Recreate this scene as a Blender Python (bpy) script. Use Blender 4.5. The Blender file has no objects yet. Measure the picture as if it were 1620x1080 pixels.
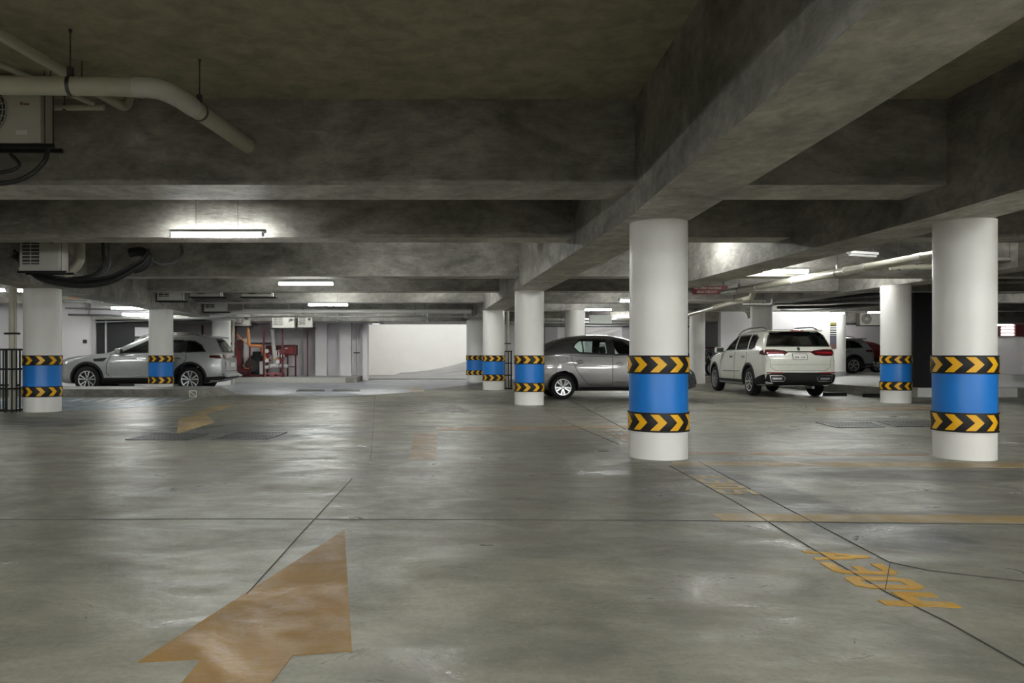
import bpy, bmesh, math, random
from mathutils import Vector, Matrix
from mathutils.bvhtree import BVHTree
from mathutils.geometry import delaunay_2d_cdt
random.seed(7)
S = bpy.context.scene
COL = S.collection
PI = math.pi
R = math.radians

# ------------------------------------------------------------------ camera, world, exposure
FPX = 1265.0
cam = bpy.data.objects.new('camera', bpy.data.cameras.new('camera'))
COL.objects.link(cam)
cam.data.sensor_width = 36.0
cam.data.lens = FPX / 1620 * 36
cam.data.shift_x = (810 - 653) / 1620
cam.data.shift_y = (562 - 540) / 1620
cam.data.clip_end = 300
cam.location = (0, 0, 1.05)
cam.rotation_euler = (PI / 2, 0, 0)
S.camera = cam
S.view_settings.view_transform = 'Standard'
S.view_settings.look = 'None'
S.view_settings.gamma = 1
S.view_settings.exposure = 1.6
S.view_settings.use_curve_mapping = False
S.cycles.use_denoising = True
S.cycles.max_bounces = 10
S.cycles.diffuse_bounces = 5
S.cycles.glossy_bounces = 4
S.cycles.sample_clamp_indirect = 6.0
S.cycles.caustics_reflective = False
S.cycles.caustics_refractive = False

world = bpy.data.worlds.new('sky'); S.world = world
world.use_nodes = True
wn = world.node_tree.nodes
wn['Background'].inputs[0].default_value = (0.93, 0.96, 1.0, 1)
wn['Background'].inputs[1].default_value = 0.75
TUBE = 50.0      # strength of a fluorescent tube

# daylight portal over the open ramp well
pl = bpy.data.lights.new('ramp_daylight_portal', 'AREA')
pl.shape = 'RECTANGLE'; pl.size = 16.0; pl.size_y = 6.4
pl.cycles.is_portal = True
po = bpy.data.objects.new('ramp_daylight_portal', pl); COL.objects.link(po)
po.location = (5.9, 38.75, 4.6)


def G(px, py):
    """floor point seen at a pixel of the photograph"""
    Z = 1.05 * FPX / (py - 562)
    return ((px - 653) * Z / FPX, Z)


def XZ(px, py, Z):
    return ((px - 653) * Z / FPX, 1.05 - (py - 562) * Z / FPX)


# ------------------------------------------------------------------ materials
MATS = {}


def new_mat(name):
    m = bpy.data.materials.new(name); m.use_nodes = True
    nt = m.node_tree
    return m, nt, nt.nodes['Principled BSDF']


def simple(name, col, rough=0.5, metal=0.0, emit=0.0, ecol=None, coat=0.0, spec=0.5):
    if name in MATS: return MATS[name]
    m, nt, b = new_mat(name)
    n = nt.nodes.new('ShaderNodeTexNoise'); n.inputs['Scale'].default_value = 9; n.inputs['Detail'].default_value = 4
    tc = nt.nodes.new('ShaderNodeTexCoord'); nt.links.new(tc.outputs['Object'], n.inputs['Vector'])
    mx = nt.nodes.new('ShaderNodeMix'); mx.data_type = 'RGBA'; mx.blend_type = 'MIX'
    c = (*col, 1)
    mx.inputs[6].default_value = tuple(v * 0.90 for v in col) + (1,)
    mx.inputs[7].default_value = tuple(min(1, v * 1.08) for v in col) + (1,)
    nt.links.new(n.outputs[0], mx.inputs[0]); nt.links.new(mx.outputs[2], b.inputs['Base Color'])
    b.inputs['Roughness'].default_value = rough
    b.inputs['Metallic'].default_value = metal
    b.inputs['Coat Weight'].default_value = coat
    b.inputs['Coat Roughness'].default_value = 0.05
    b.inputs['Specular IOR Level'].default_value = spec
    if emit:
        b.inputs['Emission Color'].default_value = (*(ecol or col), 1)
        b.inputs['Emission Strength'].default_value = emit
    MATS[name] = m
    return m


def glass(name, tint=(0.75, 0.85, 0.82), mixf=0.75):
    """thin car glass: tinted transparency under a clear reflection"""
    if name in MATS: return MATS[name]
    m, nt, b = new_mat(name)
    nt.nodes.remove(b)
    tr = nt.nodes.new('ShaderNodeBsdfTransparent'); tr.inputs[0].default_value = (*tint, 1)
    gl = nt.nodes.new('ShaderNodeBsdfGlossy'); gl.inputs['Roughness'].default_value = 0.03
    fr = nt.nodes.new('ShaderNodeFresnel'); fr.inputs[0].default_value = 1.5
    mx = nt.nodes.new('ShaderNodeMixShader')
    nt.links.new(fr.outputs[0], mx.inputs[0]); nt.links.new(tr.outputs[0], mx.inputs[1]); nt.links.new(gl.outputs[0], mx.inputs[2])
    nt.links.new(mx.outputs[0], nt.nodes['Material Output'].inputs[0])
    MATS[name] = m
    return m


def ramp(nt, src, stops):
    r = nt.nodes.new('ShaderNodeValToRGB')
    e = r.color_ramp.elements
    while len(e) < len(stops): e.new(0.5)
    for i, (p, c) in enumerate(stops):
        e[i].position = p; e[i].color = (*c, 1) if len(c) == 3 else c
    nt.links.new(src, r.inputs[0])
    return r


def noise(nt, vec, scale, detail=6, rough=0.6, dist=0.0, mscale=None):
    if mscale:
        mp = nt.nodes.new('ShaderNodeMapping'); mp.inputs['Scale'].default_value = mscale
        nt.links.new(vec, mp.inputs[0]); vec = mp.outputs[0]
    n = nt.nodes.new('ShaderNodeTexNoise')
    n.inputs['Scale'].default_value = scale; n.inputs['Detail'].default_value = detail
    n.inputs['Roughness'].default_value = rough; n.inputs['Distortion'].default_value = dist
    nt.links.new(vec, n.inputs['Vector'])
    return n.outputs[0]


def mixc(nt, f, a, b, mode='MIX'):
    mx = nt.nodes.new('ShaderNodeMix'); mx.data_type = 'RGBA'; mx.blend_type = mode
    for inp, v in ((0, f), (6, a), (7, b)):
        if isinstance(v, (int, float)): mx.inputs[inp].default_value = v
        elif isinstance(v, tuple): mx.inputs[inp].default_value = (*v[:3], 1)
        else: nt.links.new(v, mx.inputs[inp])
    return mx.outputs[2]


def math_n(nt, op, a, b=None, clamp=False):
    m = nt.nodes.new('ShaderNodeMath'); m.operation = op; m.use_clamp = clamp
    for i, v in enumerate((a, b)):
        if v is None: continue
        if isinstance(v, (int, float)): m.inputs[i].default_value = v
        else: nt.links.new(v, m.inputs[i])
    return m.outputs[0]


def geo_pos(nt):
    return nt.nodes.new('ShaderNodeNewGeometry').outputs['Position']


def bump(nt, b, h, strength, dist=0.02):
    bp = nt.nodes.new('ShaderNodeBump'); bp.inputs['Strength'].default_value = strength; bp.inputs['Distance'].default_value = dist
    nt.links.new(h, bp.inputs['Height']); nt.links.new(bp.outputs[0], b.inputs['Normal'])


def concrete(name, dark, light, rough=0.85, ms=(1, 1, 1), scuff=0.3, bumps=0.4):
    if name in MATS: return MATS[name]
    m, nt, b = new_mat(name)
    p = geo_pos(nt)
    n1 = noise(nt, p, 0.9, 8, 0.62, 0.6, ms)
    n2 = noise(nt, p, 7, 8, 0.7, 0.3, ms)
    r1 = ramp(nt, n1, [(0.32, dark), (0.68, light)])
    r2 = ramp(nt, n2, [(0.35, (0.72,) * 3), (0.62, (1.12,) * 3)])
    c = mixc(nt, 1.0, r1.outputs[0], r2.outputs[0], 'MULTIPLY')
    # board marks and pale scuffs
    n3 = noise(nt, p, 3.5, 10, 0.75, 1.2, (ms[0] * 0.5, ms[1] * 1.2, ms[2] * 2.6))
    r3 = ramp(nt, n3, [(0.60, (0, 0, 0)), (0.72, (1, 1, 1))])
    f3 = math_n(nt, 'MULTIPLY', r3.outputs[0], scuff)
    c = mixc(nt, f3, c, tuple(min(1, v * 1.8) for v in light))
    nt.links.new(c, b.inputs['Base Color'])
    b.inputs['Roughness'].default_value = rough
    bump(nt, b, math_n(nt, 'ADD', n2, n3), bumps, 0.02)
    MATS[name] = m
    return m


def floor_stains(nt, p, c, stains, col):
    """soft-edged damp or oily patches with a shape of their own"""
    for (x, y, rx, ry, ang, amt) in stains:
        mp = nt.nodes.new('ShaderNodeMapping'); mp.vector_type = 'TEXTURE'
        mp.inputs['Location'].default_value = (x, y, 0)
        mp.inputs['Rotation'].default_value = (0, 0, R(ang))
        mp.inputs['Scale'].default_value = (rx, ry, 50)
        nt.links.new(p, mp.inputs[0])
        ln = nt.nodes.new('ShaderNodeVectorMath'); ln.operation = 'LENGTH'
        nt.links.new(mp.outputs[0], ln.inputs[0])
        n = noise(nt, p, 2.2, 6, 0.65, 0.5)
        d = math_n(nt, 'ADD', ln.outputs['Value'], math_n(nt, 'MULTIPLY', math_n(nt, 'SUBTRACT', n, 0.5), 0.9))
        r = ramp(nt, d, [(0.72, (amt,) * 3), (1.0, (0,) * 3)])
        c = mixc(nt, r.outputs[0], c, col)
    return c


STAINS = [(-2.3, 11.1, 1.9, 1.5, 4, 0.8), (2.72, 6.2, 0.34, 1.5, 4, 0.6), (2.78, 4.7, 0.50, 0.55, 0, 0.7),
          (7.5, 12.6, 1.5, 1.0, 0, 0.7), (4.6, 7.0, 1.6, 0.40, 0, 0.45), (-4.6, 12.6, 2.0, 0.9, 0, 0.5), (0.35, 2.9, 0.45, 0.3, 20, 0.18), (2.0, 2.75, 0.30, 0.40, 30, 0.2), (0.4, 17.5, 3.0, 0.9, 0, 0.35),
          (-1.5, 24.5, 5.5, 0.8, 0, 0.5), (7.5, 18.6, 3.0, 0.9, 0, 0.45)]


def floor_mat():
    m, nt, b = new_mat('polished_concrete_floor')
    p = geo_pos(nt)
    n1 = noise(nt, p, 0.35, 8, 0.6, 0.8)
    n2 = noise(nt, p, 2.3, 9, 0.68, 0.6)
    n3 = noise(nt, p, 38, 6, 0.7)
    c = ramp(nt, n1, [(0.3, (0.160, 0.156, 0.126)), (0.5, (0.228, 0.221, 0.180)), (0.72, (0.31, 0.30, 0.246))]).outputs[0]
    c = mixc(nt, 1.0, c, ramp(nt, n2, [(0.3, (0.66,) * 3), (0.66, (1.2,) * 3)]).outputs[0], 'MULTIPLY')
    c = mixc(nt, 1.0, c, ramp(nt, n3, [(0.3, (0.80,) * 3), (0.7, (1.12,) * 3)]).outputs[0], 'MULTIPLY')
    # tyre rubber arcs: long streaky noise
    n4 = noise(nt, p, 1.6, 5, 0.6, 2.5, (0.35, 1.6, 1))
    c = mixc(nt, ramp(nt, n4, [(0.47, (0,) * 3), (0.78, (0.50,) * 3)]).outputs[0], c, (0.10, 0.10, 0.092))
    # small dark spots
    n5 = noise(nt, p, 9, 3, 0.5)
    c = mixc(nt, ramp(nt, n5, [(0.70, (0,) * 3), (0.92, (0.35,) * 3)]).outputs[0], c, (0.10, 0.10, 0.10))
    c = floor_stains(nt, p, c, STAINS, (0.045, 0.048, 0.050))
    nt.links.new(c, b.inputs['Base Color'])
    n6 = noise(nt, p, 1.5, 8, 0.72, 1.0, (0.8, 1.4, 1))
    rr = ramp(nt, n6, [(0.34, (0.25,) * 3), (0.48, (0.42,) * 3), (0.62, (0.56,) * 3)])
    nt.links.new(rr.outputs[0], b.inputs['Roughness'])
    b.inputs['Specular IOR Level'].default_value = 0.22
    n7 = noise(nt, p, 7.0, 6, 0.65)
    bump(nt, b, math_n(nt, 'ADD', math_n(nt, 'MULTIPLY', n7, 1.0), math_n(nt, 'MULTIPLY', n3, 0.15)), 0.30, 0.02)
    MATS['floor'] = m
    return m


def floor_paint(name, col, wear=0.5, rough=0.38):
    """worn road paint, bare concrete showing through"""
    if name in MATS: return MATS[name]
    m, nt, b = new_mat(name)
    p = geo_pos(nt)
    n = noise(nt, p, 4, 10, 0.7, 0.6)
    n2 = noise(nt, p, 1.1, 6, 0.6, 0.4)
    f = ramp(nt, n, [(wear - 0.20, (0.75,) * 3), (wear + 0.10, (0,) * 3)]).outputs[0]
    c = mixc(nt, 1.0, col, ramp(nt, n2, [(0.35, (0.70,) * 3), (0.65, (1.1,) * 3)]).outputs[0], 'MULTIPLY')
    c = mixc(nt, f, c, (0.27, 0.265, 0.24))
    nt.links.new(c, b.inputs['Base Color'])
    n3 = noise(nt, p, 2.5, 6, 0.65, 1.0)
    nt.links.new(ramp(nt, n3, [(0.36, (0.34,) * 3), (0.6, (rough + 0.22,) * 3)]).outputs[0], b.inputs['Roughness'])
    b.inputs['Specular IOR Level'].default_value = 0.25
    bump(nt, b, noise(nt, p, 30, 4), 0.25, 0.01)
    MATS[name] = m
    return m


def painted(name, col, rough=0.45, grime=0.5, vary=0.06, low_dirt=False):
    """wall or column emulsion with faint scuffs"""
    if name in MATS: return MATS[name]
    m, nt, b = new_mat(name)
    p = geo_pos(nt)
    n = noise(nt, p, 1.3, 8, 0.65, 0.5)
    c = mixc(nt, n, tuple(v * (1 - vary) for v in col), tuple(min(1, v * (1 + vary)) for v in col))
    n2 = noise(nt, p, 14, 4, 0.6)
    c = mixc(nt, ramp(nt, n2, [(0.73, (0,) * 3), (0.79, (grime,) * 3)]).outputs[0], c, (0.22, 0.20, 0.17))
    nt.links.new(c, b.inputs['Base Color'])
    b.inputs['Roughness'].default_value = rough
    bump(nt, b, noise(nt, p, 45, 3), 0.08, 0.01)
    MATS[name] = m
    return m


floor_m = floor_mat()
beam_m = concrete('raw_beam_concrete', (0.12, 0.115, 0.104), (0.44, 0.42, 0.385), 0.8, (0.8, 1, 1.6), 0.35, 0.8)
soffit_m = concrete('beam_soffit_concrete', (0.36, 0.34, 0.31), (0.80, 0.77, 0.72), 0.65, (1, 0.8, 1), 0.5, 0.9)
slab_m = concrete('slab_concrete', (0.40, 0.365, 0.275), (0.42, 0.382, 0.29), 0.9, (0.6, 0.6, 0.6), 0.03, 0.05)
white_m = painted('white_column_paint', (0.84, 0.83, 0.81), 0.40, 0.25)
wall_m = painted('white_wall_paint', (0.76, 0.74, 0.77), 0.6, 0.15)
extwall_m = painted('outdoor_wall_paint', (0.80, 0.775, 0.70), 0.7, 0.2, 0.08)
greywall_m = painted('grey_wall_paint', (0.42, 0.41, 0.43), 0.6, 0.2)
darkwall_m = painted('dark_paint', (0.010, 0.010, 0.012), 0.7, 0.0)
kerb_m = concrete('kerb_concrete', (0.17, 0.165, 0.15), (0.34, 0.33, 0.30), 0.7, (1, 1, 1), 0.3, 0.4)
platform_m = concrete('platform_concrete', (0.33, 0.335, 0.33), (0.46, 0.465, 0.46), 0.5, (1, 1, 1), 0.1, 0.2)
ramp_m = concrete('ramp_concrete', (0.13, 0.126, 0.118), (0.34, 0.325, 0.30), 0.6, (0.35, 2.6, 1), 0.2, 0.5)
blue_m = painted('blue_band_paint', (0.016, 0.20, 0.66), 0.30, 0.15, 0.12)
rubber_m = simple('black_rubber', (0.012, 0.0115, 0.0125), 0.5, 0, 0, None, 0, 0.35)
yellow_m = simple('yellow_reflective', (0.86, 0.45, 0.008), 0.4)
black_m = simple('black_metal', (0.008, 0.008, 0.0085), 0.45, 0.0, 0, None, 0, 0.4)
pvc_m = simple('cream_pvc', (0.55, 0.53, 0.44), 0.35)
pvcw_m = simple('white_pvc', (0.62, 0.61, 0.58), 0.3)
steel_m = simple('galvanised_steel', (0.42, 0.43, 0.44), 0.35, 0.8)
dsteel_m = simple('dark_steel', (0.10, 0.10, 0.10), 0.45, 0.6)
hose_m = simple('black_hose', (0.012, 0.013, 0.013), 0.6)
greyhose_m = simple('grey_insulation', (0.10, 0.105, 0.11), 0.7)
acw_m = simple('ac_case', (0.50, 0.49, 0.45), 0.5)
acd_m = simple('ac_louvre', (0.05, 0.05, 0.05), 0.6)
tube_m = simple('lit_tube', (1, 1, 1), 0.5, 0, TUBE, (0.97, 0.99, 0.95))
fix_m = simple('fixture_grey', (0.35, 0.36, 0.36), 0.5)
orange_m = floor_paint('worn_yellow_paint', (0.235, 0.128, 0.020), 0.35)
orange2_m = floor_paint('bright_yellow_paint', (0.50, 0.27, 0.010), 0.28)
orange3_m = floor_paint('faded_yellow_paint', (0.36, 0.25, 0.10), 0.46)
orange4_m = floor_paint('very_faded_yellow_paint', (0.29, 0.19, 0.10), 0.48)
bluefl_m = floor_paint('pale_blue_floor_paint', (0.20, 0.27, 0.34), 0.45)
whitefl_m = floor_paint('white_floor_paint', (0.58, 0.60, 0.60), 0.45)
joint_m = simple('joint_filler', (0.06, 0.06, 0.055), 0.8)
dred_m = simple('dark_red_paint', (0.085, 0.008, 0.012), 0.5)
red_m = simple('red_paint', (0.17, 0.008, 0.012), 0.5)
pipeor_m = simple('orange_primer', (0.62, 0.25, 0.09), 0.5)
engine_m = simple('engine_black', (0.02, 0.022, 0.02), 0.5, 0.4)
wht_m = simple('gloss_white', (0.75, 0.75, 0.75), 0.3)


# ------------------------------------------------------------------ mesh builder
class MB:
    def __init__(s):
        s.v = []; s.f = []; s.m = []; s.mats = []

    def mi(s, mat):
        if mat not in s.mats: s.mats.append(mat)
        return s.mats.index(mat)

    def add(s, vs, fs, mat):
        o = len(s.v); s.v += [tuple(v) for v in vs]
        k = s.mi(mat)
        for f in fs: s.f.append([i + o for i in f]); s.m.append(k)
        return s

    def box(s, x0, x1, y0, y1, z0, z1, mat, M=None):
        vs = [Vector((x, y, z)) for x in (x0, x1) for y in (y0, y1) for z in (z0, z1)]
        if M: vs = [M @ v for v in vs]
        return s.add(vs, [(0, 1, 3, 2), (4, 6, 7, 5), (0, 4, 5, 1), (2, 3, 7, 6), (0, 2, 6, 4), (1, 5, 7, 3)], mat)

    def rbox(s, x0, x1, y0, y1, z0, z1, mat, r=0.02, M=None):
        """box with bevelled edges"""
        bm = bmesh.new(); bmesh.ops.create_cube(bm, size=1)
        for v in bm.verts:
            v.co = Vector(((x0 + x1) / 2 + v.co.x * (x1 - x0), (y0 + y1) / 2 + v.co.y * (y1 - y0), (z0 + z1) / 2 + v.co.z * (z1 - z0)))
        bmesh.ops.bevel(bm, geom=list(bm.edges), offset=r, segments=2, affect='EDGES', profile=0.6)
        bm.verts.index_update()
        vs = [(M @ v.co) if M else v.co.copy() for v in bm.verts]
        fs = [[v.index for v in f.verts] for f in bm.faces]
        bm.free()
        return s.add(vs, fs, mat)

    def cyl(s, p, q, r, mat, n=16, r2=None, caps=True):
        p = Vector(p); q = Vector(q); r2 = r if r2 is None else r2
        a = (q - p).normalized()
        u = a.orthogonal().normalized(); w = a.cross(u)
        vs = []
        for c, rr in ((p, r), (q, r2)):
            for i in range(n):
                t = 2 * PI * i / n
                vs.append(c + (u * math.cos(t) + w * math.sin(t)) * rr)
        fs = [(i, (i + 1) % n, n + (i + 1) % n, n + i) for i in range(n)]
        if caps: fs += [tuple(range(n))[::-1], tuple(range(n, 2 * n))]
        return s.add(vs, fs, mat)

    def tube(s, pts, r, mat, n=12, smooth=0):
        pts = [Vector(p) for p in pts]
        if smooth:
            P = [pts[0]] + pts + [pts[-1]]; out = []
            for i in range(1, len(P) - 2):
                for k in range(smooth):
                    t = k / smooth
                    a, b, c, d = P[i - 1], P[i], P[i + 1], P[i + 2]
                    out.append(0.5 * ((2 * b) + (c - a) * t + (2 * a - 5 * b + 4 * c - d) * t * t + (-a + 3 * b - 3 * c + d) * t ** 3))
            out.append(pts[-1]); pts = out
        vs = []; prev = None
        for i, c in enumerate(pts):
            d = (pts[min(i + 1, len(pts) - 1)] - pts[max(i - 1, 0)]).normalized()
            if prev is None: u = d.orthogonal().normalized()
            else:
                u = prev - d * prev.dot(d)
                u = u.normalized() if u.length > 1e-6 else d.orthogonal().normalized()
            prev = u; w = d.cross(u)
            rr = r
            if isinstance(r, (list, tuple)):
                f = i / (len(pts) - 1) * (len(r) - 1); q = min(int(f), len(r) - 2); rr = r[q] + (r[q + 1] - r[q]) * (f - q)
            for k in range(n):
                t = 2 * PI * k / n
                vs.append(c + (u * math.cos(t) + w * math.sin(t)) * rr)
        m = len(pts)
        fs = [(i * n + k, i * n + (k + 1) % n, (i + 1) * n + (k + 1) % n, (i + 1) * n + k) for i in range(m - 1) for k in range(n)]
        fs += [tuple(range(n))[::-1], tuple(range((m - 1) * n, m * n))]
        return s.add(vs, fs, mat)

    def lathe(s, prof, mat, n=32, M=None, closed=False):
        """profile [(r, h)] turned about local z"""
        vs = []
        for i in range(n):
            t = 2 * PI * i / n
            for r, h in prof:
                v = Vector((r * math.cos(t), r * math.sin(t), h))
                vs.append(M @ v if M else v)
        k = len(prof); fs = []
        for i in range(n):
            j = (i + 1) % n
            for a in range(k if closed else k - 1):
                b = (a + 1) % k
                fs.append((i * k + a, j * k + a, j * k + b, i * k + b))
        return s.add(vs, fs, mat)

    def prism(s, poly, axis, a, b, mat):
        """2-D polygon extruded along x, y or z from a to b"""
        def P(u, v, h):
            return {'x': (h, u, v), 'y': (u, h, v), 'z': (u, v, h)}[axis]
        n = len(poly)
        vs = [P(u, v, a) for u, v in poly] + [P(u, v, b) for u, v in poly]
        fs = [(i, (i + 1) % n, n + (i + 1) % n, n + i) for i in range(n)] + [tuple(range(n))[::-1], tuple(range(n, 2 * n))]
        return s.add(vs, fs, mat)

    def build(s, name, parent=None, smooth=False, angle=40):
        me = bpy.data.meshes.new(name)
        me.from_pydata(s.v, [], s.f)
        for m in s.mats: me.materials.append(m)
        me.polygons.foreach_set('material_index', s.m)
        bm = bmesh.new(); bm.from_mesh(me)
        bmesh.ops.recalc_face_normals(bm, faces=bm.faces)
        bm.to_mesh(me); bm.free()
        if smooth:
            me.shade_smooth(); me.set_sharp_from_angle(angle=R(angle))
        o = bpy.data.objects.new(name, me); COL.objects.link(o)
        if parent: o.parent = parent
        return o


def tag(o, label=None, cat=None, group=None, kind=None):
    if label: o['label'] = label
    if cat: o['category'] = cat
    if group: o['group'] = group
    if kind: o['kind'] = kind
    return o


def thing(name, label, cat, loc=(0, 0, 0), rz=0, group=None):
    o = bpy.data.objects.new(name, None); COL.objects.link(o)
    o.location = loc; o.rotation_euler = (0, 0, rz)
    o.empty_display_size = 0.2
    return tag(o, label, cat, group, 'thing')


def struct(name, mb, label=None, **k):
    o = mb.build(name, **k)
    return tag(o, label, None, None, 'structure')


# ------------------------------------------------------------------ the shell
SLAB = 3.5
mb = MB(); mb.box(-24, 44, -9, 47, -0.3, 0, floor_m)
floor = struct('floor', mb, 'glossy grey concrete floor of the car park')

mb = MB()
mb.box(-24, 44, -9, 34.9, SLAB, SLAB + 0.3, slab_m)
mb.box(14.0, 44, 34.9, 47, SLAB, SLAB + 0.3, slab_m)
mb.box(-24, -2.2, 34.9, 47, SLAB, SLAB + 0.3, slab_m)
struct('ceiling', mb, 'dark olive concrete ceiling slab')

# outer walls out of frame close the hall
mb = MB(); mb.box(-24.3, -24, -9, 47, 0, SLAB, wall_m); struct('wall_left', mb, 'white wall closing the car park on its left side')
mb = MB(); mb.box(-24, 44, -9.3, -9, 0, SLAB, wall_m); struct('wall_rear', mb, 'white wall behind the camera')
mb = MB(); mb.box(14.0, 44.3, 46.9, 47.2, 0, SLAB, darkwall_m); struct('wall_end', mb, 'dark wall closing the far end of the hall')
mb = MB(); mb.box(44, 44.3, -9, 47, 0, SLAB, wall_m); struct('wall_right', mb, 'white wall closing the car park on its right side')


def bent(X):
    """plan position of a long beam edge: nearer than the first column row it runs 4 degrees off"""
    return lambda Y: X if Y >= 8.0 else X - 0.0687 * (8.0 - Y)


def long_beam(name, X0, X1, zb, label, Y0=-8.9, Y1=34.8, bend=True):
    mb = MB()
    ys = [Y0, 8.0, Y1] if bend else [Y0, Y1]
    vs = []
    for y in ys:
        a, b = (bent(X0)(y), bent(X1)(y)) if bend else (X0, X1)
        vs += [(a, y, zb), (b, y, zb), (b, y, SLAB), (a, y, SLAB)]
    for i in range(len(ys) - 1):
        o = i * 4
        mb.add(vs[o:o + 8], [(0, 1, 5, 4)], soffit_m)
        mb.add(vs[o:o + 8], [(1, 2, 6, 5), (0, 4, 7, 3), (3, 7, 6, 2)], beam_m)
    mb.add(vs[:4], [(0, 1, 2, 3)], beam_m); mb.add(vs[-4:], [(0, 1, 2, 3)], beam_m)
    return struct(name, mb, label)


long_beam('ceiling_beam_middle', 2.15, 2.80, 2.42, 'long concrete ceiling beam over the middle row of columns')
long_beam('ceiling_beam_right', 5.13, 5.78, 2.42, 'long concrete ceiling beam over the right row of columns', Y1=16.2)
long_beam('ceiling_beam_left', -7.25, -6.60, 2.30, 'long concrete ceiling beam over the left row of columns', bend=False)
long_beam('ceiling_beam_far_right', 10.6, 11.25, 2.60, 'concrete ceiling beam over the white car', Y0=14, Y1=25.7, bend=False)


def cross_beam(name, y0, y1, zb, label, x0=-23.9, x1=43.9):
    mb = MB()
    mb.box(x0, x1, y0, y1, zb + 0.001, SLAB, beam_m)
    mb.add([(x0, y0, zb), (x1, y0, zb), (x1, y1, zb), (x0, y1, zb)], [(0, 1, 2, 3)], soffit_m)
    return struct(name, mb, label)


cross_beam('ceiling_beam_cross', 7.65, 8.38, 2.68, 'deep concrete cross beam nearest the camera')
for i, (y0, y1, zb) in enumerate([(10.85, 11.35, 2.65), (16.2, 16.7, 2.65), (19.9, 20.4, 2.65), (24.2, 24.7, 2.65), (28.2, 28.7, 2.62)]):
    cross_beam('ceiling_beam_cross', y0, y1, zb, 'concrete cross beam, %s from the camera' % ['second', 'third', 'fourth', 'fifth', 'sixth'][i])
cross_beam('ceiling_beam_cross', 31.6, 34.9, 2.40, 'wide dark concrete beam above the ramp opening', -23.9, 14.0)
cross_beam('ceiling_beam_cross', 2.2, 2.9, 2.68, 'concrete cross beam above the camera')
cross_beam('ceiling_beam_cross', 34.0, 36.0, 2.45, 'concrete beam behind the far parked cars', 14.0, 43.9)


# ------------------------------------------------------------------ columns
BANDS = ((0.865, 1.05), (0.28, 0.475))


def column(px, X, Y, r, top, label, z0=0.0, flip=False, bands=True, rot=0, group=None):
    t = thing('concrete_column', label, 'column', (X, Y, z0), rot, group)
    h = top - z0
    mb = MB(); mb.cyl((0, 0, 0), (0, 0, h), r, white_m, 64)
    mb.build('shaft', t, True)
    if not bands: return t
    b0, b1 = BANDS[1][1] - z0, BANDS[0][0] - z0
    mb = MB(); mb.lathe([(r, b0), (r + 0.004, b0), (r + 0.004, b1), (r, b1)], blue_m, 64)
    tag(mb.build('painted_band', t, True, 30), 'blue painted band')
    for (a, b) in BANDS:
        a -= z0; b -= z0
        mb = MB()
        R1 = r + 0.013
        mb.lathe([(r, a), (R1 - 0.002, a), (R1, a + 0.004), (R1, b - 0.004), (R1 - 0.002, b), (r, b)], rubber_m, 72)
        hh = (b - a) * 0.41; zc = (a + b) / 2
        wdt = 0.135 / R1; arm = 0.60 * wdt; pitch = 0.66
        n = 10; pitch = 2 * PI / n; R2 = R1 + 0.004
        off = R(-1.0)
        for k in range(n):
            t0 = -PI / 2 + (k + 0.5) * pitch + off
            sg = -1 if flip else 1
            for up in (1, -1):
                vs = []
                for i in range(5):
                    u = i / 4 * arm * 1.05
                    for j in range(5):
                        v = j / 4
                        ang = t0 + sg * (-wdt / 2 + (1 - v) * arm * 0.95 + u)
                        vs.append((R2 * math.cos(ang), R2 * math.sin(ang), zc + up * hh * v))
                fs = [(i * 5 + j, (i + 1) * 5 + j, (i + 1) * 5 + j + 1, i * 5 + j + 1) for i in range(4) for j in range(4)]
                mb.add(vs, fs, yellow_m)
        # rubber lip around both edges
        for zz in (a + 0.006, b - 0.006):
            mb.lathe([(R1 + 0.005, zz - 0.006), (R1 + 0.005, zz + 0.006), (R1 - 0.003, zz + 0.006), (R1 - 0.003, zz - 0.006)], rubber_m, 72, closed=True)
        tag(mb.build('chevron_band', t, True, 30), 'black rubber band with yellow chevrons')
    return t


column(1042, 2.54, 8.27, 0.29, 2.42, 'large white round column in the middle of the picture, blue band and chevrons')
column(1523, 5.67, 8.22, 0.278, 2.42, 'large white round column beside the picture edge, blue band and right-pointing chevrons')
column(838, 2.49, 17.1, 0.31, 2.42, 'white round column that hides the tail of the grey sedan')
column(781, 2.47, 24.4, 0.33, 2.42, 'white round column with the caged downpipe and bicycle behind it')
column(751, 2.44, 31.4, 0.33, 2.42, 'white round column at the ramp opening, with left-pointing chevrons', flip=True)
column(70, -6.97, 15.05, 0.335, 2.30, 'white round column beside the tall black pipe cage')
column(255, -6.90, 21.92, 0.325, 2.30, 'white round column standing in front of the silver suv', z0=0.2)
column(351, -6.88, 28.75, 0.335, 2.30, 'plain white round column behind the rear of the silver suv', bands=False)
column(909, 4.95, 24.4, 0.30, 2.42, 'plain white round column rising behind the roof of the grey sedan', bands=False)
column(1413, 10.75, 17.8, 0.30, 2.60, 'white round column beside the dark recess, with left-pointing chevrons', flip=True)
column(1206, 11.05, 25.35, 0.32, 2.60, 'plain white round column rising behind the white suv', bands=False)
column(1100, 10.6, 29.8, 0.28, 3.50, 'thin grey round column behind the motorcycle', bands=False)

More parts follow.
